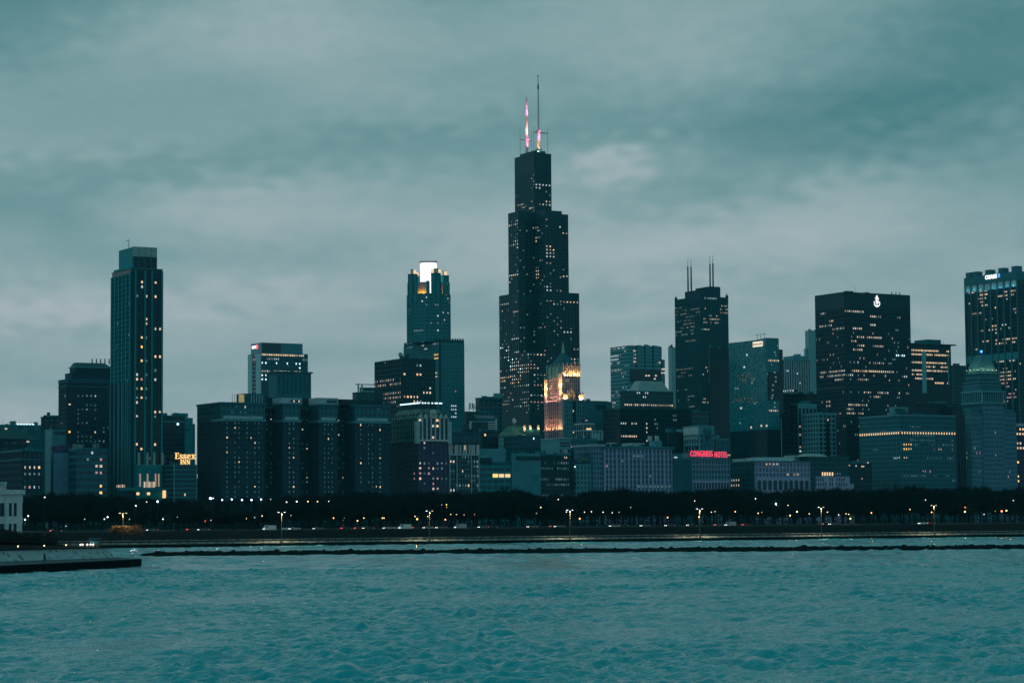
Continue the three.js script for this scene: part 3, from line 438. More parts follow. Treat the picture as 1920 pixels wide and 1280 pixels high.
block('office_tower', 'dark ribbed office tower with a roof dish and short rows of lit windows', 1750, [703, 755, 815, 672.5], { bay: 3.0, floor: 3.8, pier: 1.0, span: .9, out: .6, frame: M.iron, core: M.glassBlack, cap: .5, over: .2, capM: M.black, short: 'ribbed office tower' }, (b) => {
  b.lit(b.S, 706, 719, 749, 724, .8, 'soft'); b.lit(b.S, 720, 744, 752, 746, .7, 'soft'); b.lit(b.S, 733, 750, 750, 752, .6, 'soft'); b.lit(b.E, 757, 702, 760, 703, 1, 'w'); b.lit(b.E, 780, 704, 786, 705, .9, 'w'); b.lit(b.E, 790, 712, 808, 735, .2, 'soft'); b.lit(b.E, 756, 741, 780, 743, .7, 'warm'); b.lit(b.E, 795, 718, 808, 720, .9, 'soft'); b.lit(b.S, 716, 684, 724, 685, .5, 'dim'); b.lit(b.E, 762, 680, 812, 690, .12, 'dim'); b.lit(b.S, 708, 758, 752, 762, .3, 'd'); b.lit(b.E, 775, 748, 800, 754, .3, 'soft');
  const p = b.at(750, 666, 6); tube(b.g, 'antenna_post', .3, .3, b.H, p.h, p.x, -6, M.pole); const dg = new THREE.SphereGeometry(2.6, 12, 6, 0, 6.283, 0, 1.1); const d = add(b.g, 'roof_dish', dg, M.steel); d.position.set(p.x, p.h, -6); d.rotation.x = 1.4;
  b.block('roof_storey', 742, 800, 671, 4, 20, M.black);
});
// --- octagonal tower with the glowing white crown
{
  const b = new Building('crown_tower', 'tapered tower topped by a glowing white drum between dark corner turrets', 2330, 757, 822, 870, 636);
  // lower block, then an octagonal shaft on it
  b.core(M.glassTeal); const H = b.H, f = { bay: 2.6, floor: 4.1, pier: .45, span: 1.1, out: .45, m2: M.brickTeal };
  b.E = b.facade('E', 0, b.L, 0, H - 3, f, M.panelTeal); b.S = b.facade('S', 0, b.D, 0, H - 3, f, M.panelTeal);
  for (let i = 0; i < 20; i++) { unitBox(b.g, 'merlon', b.place('E', 0, i * b.L / 20, (i + .55) * b.L / 20, H - 3, H + (i % 2) * 1.6, -1.5, .6), M.brickTeal); unitBox(b.g, 'merlon', b.place('S', 0, i * b.D / 20, (i + .55) * b.D / 20, H - 3, H + (i % 2) * 1.6, -1.5, .6), M.brickTeal); }
  b.box('corner_rib', b.L * .05 - 1, b.L * .05 + 1, 0, H, 0, 1, M.black);
  const C = gridPoint(b.w + 26, 0), cc = ray(803.5, 560), cw = b.w + 30, cn = onWest(803.5, 560, cw).n - b.n0, cz = -30, r = 24;
  const yS = b.h(553, 803, 30), oct = []; for (let i = 0; i < 8; i++) { const a = Math.PI / 8 + i * Math.PI / 4 - A; oct.push([cn + Math.cos(a) * r, cz + Math.sin(a) * r]); }
  prism(b.g, 'shaft', oct, H - 2, yS, M.glassTeal);
  const ringF = []; for (let k = 0; k < 8; k++) {
    const [x0, z0] = oct[k], [x1, z1] = oct[(k + 1) % 8], L = Math.hypot(x1 - x0, z1 - z0), side = new THREE.Group(); side.name = 'shaft_side'; side.position.set((x0 + x1) / 2, 0, (z0 + z1) / 2); side.rotation.y = Math.atan2((x0 + x1) / 2 - cn, (z0 + z1) / 2 - cz); b.g.add(side);
    const pr = [], sp = []; for (let i = 0; i <= 7; i++) pr.push([-L / 2 + i * L / 7 - (i % 7 ? .22 : .7), -L / 2 + i * L / 7 + (i % 7 ? .22 : .7), H - 2, yS, -.1, i % 7 ? .45 : .9]); const nf = Math.round((yS - H) / 4.1); for (let j = 0; j < nf; j++) sp.push([-L / 2, L / 2, H + j * 4.1, H + j * 4.1 + 1.2, -.1, .3]);
    add(side, 'pier', boxes(pr), M.panelTeal, 'stuff'); add(side, 'spandrel', boxes(sp), M.brickTeal, 'stuff');
    if (side.rotation.y > -2 && side.rotation.y < 1.2) for (let j = 2; j < nf; j++) { const row = R() < .22; for (let i = 0; i < 7; i++) if (R() < (row ? .5 : .04)) unitBox(side, 'lit_window', [-L / 2 + (i + .2) * L / 7, -L / 2 + (i + .8) * L / 7, H + j * 4.1 + 1.5, H + j * 4.1 + 3.4, .02, .1], LIT[row ? 'd' : 'c']); }
  }
  b.lit(b.E, 822, 640, 870, 642, .6, 'dim'); b.lit(b.S, 760, 638, 820, 642, .35, 'dim'); b.scatter(b.E, .015, 'dim'); b.lit(b.S, 814, 663, 822, 669, 1, 'o'); b.lit(b.S, 815, 702, 820, 704, 1, 'w'); b.lit(b.E, 848, 764, 856, 782, .8, 'c'); b.lit(b.S, 790, 651, 800, 653, .4, 'c');
  // crown
  const yD0 = b.h(530, 803, 30), yD1 = b.h(493.5, 803, 30), rd = Math.abs(b.x(819, 30, 510) - b.x(787, 30, 510)) / 2 * Math.cos(A) * 1.0;
  const drum = tube(b.g, 'crown_light', rd, rd, yS + 1, yD1, cn, cz, glow(1, .97, .98, 1.35), 32); drum.userData.label = 'glowing white glass drum';
  tube(b.g, 'drum_rim', rd + .3, rd + .3, yD1, yD1 + 1, cn, cz, M.iron, 32); for (let i = 0; i < 20; i++) { const a = i / 20 * 6.283; unitBox(b.g, 'rim_post', [cn + Math.cos(a) * rd - .25, cn + Math.cos(a) * rd + .25, yD1 + 1, yD1 + 2.3, cz + Math.sin(a) * rd - .25, cz + Math.sin(a) * rd + .25], M.iron); }
  for (let i = 0; i < 4; i++) { // turrets on the four sides: stepped drums
    const a = -.05 + i * Math.PI / 2, tx = cn + Math.sin(a) * (r - 4.5), tz = cz + Math.cos(a) * (r - 4.5), y1 = b.h(517, 803, 30), y2 = b.h(506.5, 803, 30);
    tube(b.g, 'turret', 5.6, 5.6, yS - 12, y1, tx, tz, M.panelTeal, 8); tube(b.g, 'turret_cap', 6.1, 6.1, y1, y1 + 1, tx, tz, M.stoneDim, 8); tube(b.g, 'turret_top', 2.9, 2.9, y1 + 1, y2, tx, tz, M.stonePale, 8);
    for (let k = 0; k < 6; k++) { const q = k / 6 * 6.283; unitBox(b.g, 'turret_rib', [tx + Math.cos(q) * 5.7 - .4, tx + Math.cos(q) * 5.7 + .4, yS - 12, y1, tz + Math.sin(q) * 5.7 - .4, tz + Math.sin(q) * 5.7 + .4], M.brickTeal); }
    const a2 = a + Math.PI / 4, at = (ang, d) => [cn + Math.sin(ang) * d, cz + Math.cos(ang) * d];
    for (const s of [-1, 1]) { const [ex, ez] = at(a2 + s * .30, r - 1.6); unitBox(b.g, 'crown_pier', [ex - 1.2, ex + 1.2, yS - 10, b.h(530, 803, 30), ez - 1.2, ez + 1.2], M.panelTeal); }
    const sc = new THREE.BoxGeometry(15, b.h(531, 803, 30) - yS + 1, 1), so = add(b.g, 'crown_screen', sc, M.stoneWarm), [qx, qz] = at(a2, r - 6.5); so.position.set(qx, (yS - 1 + b.h(531, 803, 30)) / 2, qz); so.rotation.y = a2;
    for (const k of [-4, 0, 4]) { const [fx, fz] = at(a2, r - 3.6); floodlight(b.g, fx + Math.cos(a2) * k, yS + .5, fz - Math.sin(a2) * k, 1, .44, .03, 90, 6, [-Math.sin(a2), .7, -Math.cos(a2)]); }
    for (const s of [-1, 1]) { const [lx, lz] = at(a + s * .16, r - 4.5 + (s > 0 ? 0 : 0)); const l = unitBox(b.g, 'turret_lamp', [lx - 1.1, lx + 1.1, y1 + 1, y2 - 1, lz - 1.1, lz + 1.1], LIT.w); l.position.x += s * Math.cos(a) * 1.6; l.position.z -= s * Math.sin(a) * 1.6; }
  }
  b.px0 = 803; b.done('tower with the white drum');
}
// --- ornate hotel with copper mansard
{
  const b = new Building('ornate_hotel', 'hotel with green mansard roof, white ornamented upper storeys and dark brick below', 1475, 733, 783, 840, 783);
  b.core(M.glass); const H = b.H, yb = b.h(826), s = { bay: 3.4, floor: 3.6, pier: 1.5, span: 1.5 };
  const lo = b.facade('E', 0, b.L, 0, yb, s, M.brickViolet), loS = b.facade('S', 0, b.D, 0, yb, s, M.brick), hi = b.facade('E', 0, b.L, yb, H, { ...s, pier: 1.0, span: 1.3, m2: M.brickTeal, out: .7 }, M.white), hiS = b.facade('S', 0, b.D, yb, H, { ...s, pier: 1, out: .6, m2: M.brickTeal }, M.copper);
  b.box('band_course', -1, b.L + 1.4, yb - .4, yb + .8, -b.D, 1.4, M.white); b.box('band_course', -1.5, -.4, yb - .4, yb + .8, -b.D, 1, M.copper);
  frustum(b.g, 'mansard_roof', [-.4, b.L + .4, -b.D, .4], [4, b.L - 5, -b.D + 4, -5], H, b.h(765.5), M.copper);
  for (let i = 0; i < 6; i++) { const x = (i + .5) * b.L / 6, big = i === 2 || i === 3; const g = new THREE.CylinderGeometry(.9, .9, .8, 10); g.rotateX(Math.PI / 2); const o = add(b.g, 'dormer_window', g, M.glassBlack); o.position.set(x, H + 3.2, -1.0); if (!big) { b.box('pinnacle', x - 1.1, x + 1.1, H - .2, H + 1.6, .2, .8, M.white); const k = new THREE.ConeGeometry(.9, 2, 4); const c = add(b.g, 'pinnacle_tip', k, M.white); c.position.set(x, H + 2.4, .5); } }
  { const x = b.L * .5; b.box('gable', x - 2.6, x + 2.6, H - .2, H + 3.4, .2, 1.0, M.white); const g = new THREE.CylinderGeometry(2.4, 2.4, .8, 16); g.rotateX(Math.PI / 2); const o = add(b.g, 'gable_arch', g, M.white); o.position.set(x, H + 3.4, .6); }
  for (let i = 0; i < 9; i++) { const a = (i + .5) * b.D / 9; b.box('dormer_window', -.2, .5, H + 1.6, H + 3.2, -a - .7, -a + .7, M.glassBlack); if (i % 3 === 1) { const c = add(b.g, 'pinnacle_tip', new THREE.ConeGeometry(1.2, 3, 4), M.copper); c.position.set(-.3, H + 1.4, -a); } }
  for (const p of [[-.6, 1], [b.L + .6, 1]]) b.box('corner_turret', p[0] - 1.5, p[0] + 1.5, yb - 2, b.h(790), -1.5, 1.6, M.stonePale);
  const set = [[lo, 791, 869, 's'], [lo, 791, 879, 'w'], [lo, 800, 879, 'p'], [lo, 813, 880, 's'], [lo, 791, 899, 'w'], [lo, 791, 889, 'p'], [lo, 800, 889, 'p'], [lo, 812, 908, 'p'], [lo, 812, 917, 's'], [lo, 824, 899, 'p'], [hi, 823, 784, 'w'], [hi, 823, 802, 'w'], [hi, 790, 792, 's'], [hi, 812, 802, 'c'], [hi, 812, 822, 's'], [lo, 798, 832, 's'], [loS, 778, 889, 'p'], [loS, 778, 899, 'p'], [lo, 824, 917, 'p'], [lo, 832, 880, 'd']];
  for (const [g, x, y, k] of set) { const [i, j] = b.cellOf(g, x, y); b.pane(g, Math.floor(i), Math.floor(j), k); }
  b.lit(lo, 785, 835, 838, 920, .4, 'blind');
  // string of white roof lamps
  const yl = b.h(765.5); b.box('roof_deck', 4, b.L - 5, yl, yl + 1.2, -b.D + 4, -5, M.brick); b.box('roof_rail', 4, b.L - 5.5, b.h(757), b.h(757) + .3, -5.9, -5.6, M.iron);
  for (let i = 0; i < 13; i++) { const a = 6 + i * (b.D - 11) / 12.5; unitBox(b.g, 'roof_lamp', [4.2, 5, b.h(755.4), b.h(755.4) + .9, -a - .4, -a + .4], LIT.b); unitBox(b.g, 'lamp_post', [4.5, 4.7, yl, b.h(755.4), -a - .1, -a + .1], M.iron); } for (const p of [792, 797, 803, 810, 816, 819, 824, 827]) { const x = b.x(p, 6, 755); unitBox(b.g, 'roof_lamp', [x - .5, x + .5, b.h(755.4), b.h(755.4) + .9, -6, -5.4], LIT.b); unitBox(b.g, 'lamp_post', [x - .1, x + .1, yl, b.h(755.4), -5.8, -5.6], M.iron); }
  b.done('green-roofed ornate hotel');
}
block('dark_block', 'dark building with deep flat cornice behind the white-pillared block', 1530, [842, 843, 903, 812], { bay: 3, floor: 4, pier: 1.2, span: 1.4, frame: M.brickTeal, D: 30, cap: 1, over: 1.2 }, (b) => { b.box('roof_storey', b.x(878), b.L, b.H, b.h(803), -20, -4, M.brick); });
block('loft_block', 'loft building framed in white with pillars on its top storey', 1475, [null, 842, 897.5, 853], { bay: 2.3, floor: 3.45, pier: .6, span: .55, m2: M.stoneBlue, frame: M.brickBlue, core: M.glass, D: 34, cap: .9, capM: M.stonePale, over: .3, short: 'white-framed loft building' }, (b) => {
  const H = b.H, y = b.h(833); b.box('attic', 0, b.L, H + .9, y, -30, -.6, M.glass); b.box('attic_roof', -.6, b.L + .6, y, y + 1.2, -31, .5, M.brick);
  for (const p of [842.5, 846.5, 854, 857.5, 863, 869.5, 874, 880.5, 885, 889, 895, 897]) { const x = b.x(p); unitBox(b.g, 'pillar', [x - .55, x + .55, H + .9, y, -.7, .3], M.white); }
  for (const p of [842.5, 856, 883, 897]) { const x = b.x(p); unitBox(b.g, 'white_pier', [x - .3, x + .3, 0, H, 0, .75], M.stonePale); }
  for (const [x, y2, k] of [[847, 869, 'w'], [852, 869, 's'], [866, 880, 's'], [878, 910, 'w'], [847, 921, 's'], [852, 921, 'c']]) { const [i, j] = b.cellOf(b.E, x, y2); b.pane(b.E, Math.floor(i), Math.floor(j), k); }
  const q = b.at(871, 839, 0); b.box('lit_window', q.x - 1.1, q.x + 1.1, q.h - 1.6, q.h + 1.6, -.58, -.5, LIT.w); b.lit(b.E, 844, 856, 896, 915, .35, 'blind');
});
block('college_block', 'low teal college building with three glowing yellow windows', 1475, [null, 899, 957, 874], { bay: 5.1, floor: 4.1, pier: .9, span: 1.5, frame: M.panelTeal, core: M.glass, D: 40, cap: .5, over: .1, short: 'college with yellow windows' }, (b) => {
  b.box('upper_wall', 0, b.L, b.H + .5, b.h(840), -36, -6, M.stone); b.box('dark_band', .5, b.x(924), b.h(866), b.h(858), -6, -1, M.black); b.box('clerestory', b.x(925), b.L, b.H, b.h(865), -6, -.5, M.panelTeal);
  for (let i = 0; i < 12; i++) unitBox(b.g, 'clerestory_mullion', [b.x(926 + i * 2.7), b.x(926.8 + i * 2.7), b.H + .5, b.h(866), -.5, -.2], M.black);
  for (const [p, q, k] of [[923.7, 932.8, 'o'], [935, 944, 'w'], [946.5, 955.8, 'w']]) { const x0 = b.x(p, 0, 890), x1 = b.x(q, 0, 890); unitBox(b.g, 'lit_window', [x0, x1, b.h(894.5), b.h(888.2), .1, .75], LIT[k]); }
});
// --- hotel with painted roof signs
{
  const B = block('hotel_tower', 'plain slab hotel behind the Travelodge and Harrison lettering', 1640, [null, 880, 932, 792], { bay: 3.2, floor: 3.4, pier: 1.2, span: 1.2, frame: M.brick, D: 7, cap: .5, over: .1, short: 'lettered slab hotel' }, (b) => {
    b.box('sign_hoarding', b.x(876), b.x(903), b.H + .4, b.h(771), -6, -1.5, M.black); b.box('white_post', b.x(880), b.x(882.5), b.h(809), b.h(789), 0, 1, M.white); b.box('white_rail', b.x(880), b.x(914), b.h(791), b.h(789), 0, .8, M.stone); b.box('dark_panel', b.x(883), b.x(912), b.h(808), b.h(792), 0, .6, M.glassBlack);
    for (let i = 0; i < 5; i++) b.box('louvre', b.x(914), b.x(930), b.h(808 - i * 4.2), b.h(806 - i * 4.2), 0, .8, M.white); b.box('white_post', b.x(928.5), b.x(930.5), b.h(810), b.h(784), 0, .95, M.white);
  });
  const s = rooftopSign('rooftop_sign', 'dark Harrison HOTEL letters with pale Travelodge line on a roof frame', B, 879, 755, 935, 791, 1);
  const X = (p) => s.w * (p - 879) / 56, Y = (p) => s.h * (791 - p) / 36; const dk = mat(.03, .09, .10, .7);
  words(s.o, 'Harrison', serif, X(879.5), X(929), Y(766), Y(756), 0, dk, .35); words(s.o, 'HOTEL', thin, X(898), X(921.5), Y(774.5), Y(769), 0, M.panelTeal, .3); words(s.o, 'Travelodge', serif, X(889), X(926), Y(785.5), Y(777.5), .2, M.stonePale, .3);
  addBox(s.o, 'hoarding', [X(896), X(932), Y(790), Y(776), -.8, -.3], M.brickTeal); for (let i = 0; i < 7; i++) unitBox(s.o, 'strut', [X(880 + i * 8), X(880 + i * 8) + .25, Y(792), Y(757), -.6, -.35], M.iron); addBox(s.o, 'support_rail', [X(879), X(930), Y(767.4), Y(766.6), -.5, 0], M.iron);
}
block('office_block', 'teal blank-sided block rising behind the lettered hotel, left of the black tower', 1980, [null, 899, 941, 747], { bay: 5, floor: 4, pier: 2, span: 1.6, frame: M.brickTeal, D: 7, share: .004, mix: 'cool' }, (b) => { b.block('penthouse', 925, 941, 737, 2, 4, M.stone); });
block('dark_block', 'narrow dark block beside the pyramid-roofed building', 1560, [null, 899, 934, 811], { bay: 3, floor: 3.6, pier: 1.4, span: 1.4, frame: M.brick, D: 7, share: .02, mix: 'soft' }, (b) => { b.box('roof_storey', b.x(911), b.L, b.H, b.h(806), -6.5, -2, M.brickTeal); });
{ // --- pyramid roofed hall with globe finial
  const b = new Building('pyramid_hall', 'pale hall with a pyramid roof, globe finial and warm roof lamps', 1600, 934, 963, 1012, 818);
  b.core(M.stone); const H = b.H, x1 = b.L; b.cap(M.stoneDim, .8, .7);
  frustum(b.g, 'pyramid_roof', [-.8, x1 + 1, -b.D - 1, .8], [x1 * .15, x1 * .8, -b.D * .6, -b.D * .35], H + .8, b.h(798), M.copper);
  for (let k = 0; k < 5; k++) b.box('ledge', -.4, x1, H - 3 - k * 4, H - 2.4 - k * 4, -b.D, .35, M.stoneDim);
  const p = b.at(964, 789, 10); tube(b.g, 'finial_post', .3, .25, b.h(799), p.h, p.x, -10, M.stone); const s = add(b.g, 'finial_globe', new THREE.SphereGeometry(1.5, 14, 10), M.white); s.scale.y = 1.5; s.position.set(p.x, p.h, -10);
  const dg = b.at(982, 803, 3); b.box('dormer', dg.x, dg.x + 12, H, H + 5.5, -8, 1.4, M.brickTeal);
  for (const [px, y, k] of [[984, 803, 1], [995, 803, 1.5], [1010, 803, 1]]) { const q = b.at(px, y, -1); floodlight(b.g, q.x, q.h, 2.2, 1, .62, .25, 40 * k, 9); b.box('lamp_niche', q.x - .9, q.x + .9, q.h - 2.5, q.h + 2.5, .2, .5, M.stoneWarm); }
  b.done('pyramid-roofed hall');
}
block('dark_block', 'dark windowed block under the pyramid-roofed hall', 1530, [null, 973, 1016, 818], { bay: 3, floor: 3.8, pier: 1.1, span: 1.3, frame: M.brickTeal, D: 22, share: .01, mix: 'cool' });
block('glass_block', 'faceted teal glass college front between the yellow windows and the dark loft', 1475, [957, 959, 1013.5, 850], { bay: 1.7, floor: 2.2, pier: .18, span: .18, out: .2, frame: M.panelTeal, core: M.glassTeal, D: 30, cap: .3, over: .1, short: 'faceted glass front' }, (b) => {
  const P = [], r = rng(8); const nx = 5, ny = 7, V = []; for (let j = 0; j <= ny; j++) for (let i = 0; i <= nx; i++) V.push([i * b.L / nx, j * b.H / ny, .25 + ((i + j) % 2 ? .22 : 0) * r()]); for (let j = 0; j < ny; j++) for (let i = 0; i < nx; i++) { const a = j * (nx + 1) + i; for (const k of (i + j) % 2 ? [a, a + 1, a + nx + 1, a + 1, a + nx + 2, a + nx + 1] : [a, a + 1, a + nx + 2, a, a + nx + 2, a + nx + 1]) P.push(...V[k]); }
  const g = new THREE.BufferGeometry(); g.setAttribute('position', new THREE.Float32BufferAttribute(P, 3)); g.computeVertexNormals(); add(b.g, 'folded_glass', g, M.glassTeal); b.box('side_notch', b.x(968), b.L, b.h(862), b.h(855), .2, 1.5, M.black);
});
// --- the black stepped tower with two antennas
{
  const w = 2372, T = 22.86, b = new Building('stepped_tower', 'tallest black tower stepping back in tubes, two antennas on its roof', w, null, 991.5, 1088, 553, 68.6);
  const hgt = (y) => y - GY, h50 = hgt(205), h66 = hgt(276), h90 = hgt(372), h108 = hgt(443);
  // rows: i along the front (south to north), k westward
  const top = [[h50, h90, h66], [h90, h108, h90], [h66, h108, h50]]; // [k][i]
  const o = { bay: T / 5, floor: 3.96, pier: 1.1, span: 1.45, out: .5 };
  b.gr = [];
  for (let k = 0; k < 3; k++) for (let i = 0; i < 3; i++) {
    const H = top[k][i], x0 = i * T, z0 = -k * T; const g = k < 3 ? b.box('tube', x0 + (i ? .0 : 0), x0 + T, 0, H, z0 - T, z0, M.glassBlack) : 0;
    b.box('roof_edge', x0 - .3, x0 + T + .3, H, H + 1.2, z0 - T - .3, z0 + .3, M.black);
    const below = k ? top[k - 1][i] : 0, belowS = i ? top[k][i - 1] : 0;
    if (below < H) b.gr.push(b.facade('E', x0, x0 + T, Math.max(0, below + 1.2), H, { ...o, off: z0 }, M.black));
    if (belowS < H) b.gr.push(b.facade('S', k * T, k * T + T, Math.max(0, belowS + 1.2), H, { ...o, off: x0 }, M.iron));
    for (const [lo, hi] of [[h108 - 22, h108 - 1], [h90 - 9, h90 - .5], [h66 - 9, h66 - .5], [hgt(118), hgt(134)]]) { if (hi > H + 1) continue; if (Math.max(0, below) < lo) b.box('louvre_band', x0 + .1, x0 + T - .1, lo, hi, z0, z0 + .42, M.black); if (belowS < lo) b.box('louvre_band', x0 - .42, x0, lo, hi, z0 - T + .1, z0 - .1, M.black); }
  }
  b.L = 3 * T; b.D = 3 * T;
  const each = (px0, py0, px1, py1, share, mix, run) => { for (const g of b.gr) b.lit(g, px0, py0, px1, py1, share, mix, run); };
  const grid = (face, n) => b.gr.filter((g) => g.face === face);
  // rows of lit offices: [face, px0, y0, px1, y1, share, mix]
  const rows = [['S', 966, 335, 1000, 340, .35, 'dim'], ['S', 968, 380, 1002, 386, .5, 'soft'], ['E', 1003, 316, 1032, 322, .22, 'c'], ['E', 1003, 348, 1030, 352, .5, 'c'], ['E', 1003, 366, 1030, 371, .3, 'soft'], ['E', 1003, 378, 1030, 382, .5, 'soft'],
    ['S', 972, 420, 1008, 424, .85, 'soft'], ['S', 972, 437, 1008, 444, .8, 'warm'], ['S', 972, 452, 1008, 456, .7, 'warm'], ['S', 954, 420, 970, 424, .6, 'soft'], ['S', 954, 454, 970, 458, .7, 'dim'], ['E', 1010, 454, 1045, 458, .5, 'c'], ['E', 1022, 460, 1040, 484, .85, 'warm'], ['E', 1004, 464, 1020, 484, .5, 'dim'], ['E', 1050, 440, 1066, 460, .45, 'soft'], ['E', 1050, 418, 1066, 424, .3, 'c'],
    ['S', 955, 518, 1008, 521, .9, 'warm'], ['E', 1006, 516, 1066, 521, .85, 'warm'], ['S', 972, 528, 1000, 545, .2, 'dim'], ['E', 1025, 541, 1036, 545, .5, 'c'], ['S', 940, 564, 1000, 578, .4, 'soft'], ['E', 1010, 562, 1080, 566, .75, 'warm'], ['E', 1028, 569, 1042, 571, .5, 's'], ['E', 1000, 580, 1082, 600, .09, 'c'], ['S', 960, 615, 1000, 630, .15, 'c'], ['S', 975, 633, 1000, 637, .6, 'soft'], ['E', 1058, 625, 1072, 630, .5, 'c'],
    ['S', 938, 650, 990, 690, .3, 'cool'], ['S', 938, 690, 990, 695, .6, 'soft'], ['S', 938, 708, 975, 714, .8, 'warm'], ['E', 994, 655, 1024, 690, .4, 'soft'], ['E', 994, 690, 1024, 705, .45, 'soft'], ['E', 994, 718, 1022, 723, .8, 'warm'], ['E', 994, 730, 1022, 740, .4, 'dim'], ['S', 938, 725, 992, 740, .4, 'dim'], ['E', 994, 750, 1022, 754, .7, 'p'], ['E', 1025, 650, 1085, 700, .15, 'soft'], ['S', 942, 755, 990, 760, .4, 'dim']];
  for (const [f, x0, y0, x1, y1, s, m] of rows) for (const g of b.gr) if (g.face === f) { const [i0] = b.cellOf(g, x0, y0), [i1] = b.cellOf(g, x1, y0); if (Math.max(i0, i1) > 0 && Math.min(i0, i1) < g.nb) b.lit(g, x0, y0, x1, y1, s * .8, m, .6); }
  for (const g of b.gr) { for (let j = 0; j < g.nf; j++) for (let i = 0; i < g.nb; i++) if (R() < .09) b.pane(g, i, j, 'ddddm'[Math.floor(R() * 5)]); }
  // roof house and antennas
  b.box('roof_house', T + 4, 2 * T - 4, h108 + 1, h108 + 5, -3 * T + 5, -T - 6, M.black);
  for (const [px, tipY, r, nm, lbl] of [[988, 182, 2.0, 0, 'shorter antenna lit pink and orange'], [1010, 141, 2.2, 1, 'taller antenna lit pink at its foot']]) {
    const set = nm ? T * 1.5 : T * 2.4, p = b.at(px, 275, set), tip = b.at(px, tipY, set).h, base = h108 + 2, H = tip - base, x = clamp(p.x, T + 3, 2 * T - 3), z = -set;
    const an = new THREE.Group(); an.name = 'antenna'; an.userData.label = lbl; an.position.set(x, base, z); b.g.add(an);
    const seg = nm ? [[0, .30, 2.0, 1.7], [.30, .82, 1.3, .8], [.82, .88, 1.0, 1.0], [.88, .985, .45, .35], [.985, 1, .7, .7]] : [[0, .30, 2.1, 1.6], [.30, .66, 1.6, 1.3], [.66, .69, 1.0, 1.0], [.69, .96, 1.35, 1.2], [.96, 1, .9, .5]];
    for (const [a, c, r0, r1] of seg) tube(an, 'mast_section', r0, r1, a * H, c * H, 0, 0, a > .8 && nm ? M.iron : M.mast, 10);
    for (const dx of nm ? [-7, 12] : [-10, 6]) { tube(an, 'side_whip', .22, .14, 0, H * (nm ? .34 : .44), dx, 1, M.pole, 5); unitBox(an, 'stay_arm', [Math.min(0, dx), Math.max(0, dx), H * .265, H * .275, .8, 1.1], M.pole); }
    tube(an, 'gallery', 3.1, 3.1, H * (nm ? .29 : .27), H * (nm ? .305 : .285), 0, 0, M.mast, 12);
    const hot = [1, .36, .12], pink = [1, .25, .45]; for (const a of [-.6, .9, 2.4]) { floodlight(an, Math.sin(a) * 8, 2, Math.cos(a) * 8, ...hot, 1500, 5, [-Math.sin(a), .5, -Math.cos(a)]); floodlight(an, Math.sin(a + .4) * 8, H * .2, Math.cos(a + .4) * 8, ...pink, 500, 2, [-Math.sin(a + .4), .5, -Math.cos(a + .4)]); if (!nm) { floodlight(an, Math.sin(a) * 8, H * .40, Math.cos(a) * 8, 1, .35, .25, 900, 2, [-Math.sin(a), .5, -Math.cos(a)]); floodlight(an, Math.sin(a) * 8, H * .74, Math.cos(a) * 8, ...pink, 600, 2, [-Math.sin(a), .4, -Math.cos(a)]); } }
  }
  for (let i = 0; i < 9; i++) { const x = T + 3 + R() * 17, z = -T - 3 - R() * 30; unitBox(b.g, 'roof_antenna', [x, x + .6 + R() * 1.4, h108 + 1, h108 + 4 + R() * 6, z, z + .6], M.iron); }
  b.px0 = 1010; b.done('black stepped tower');
}
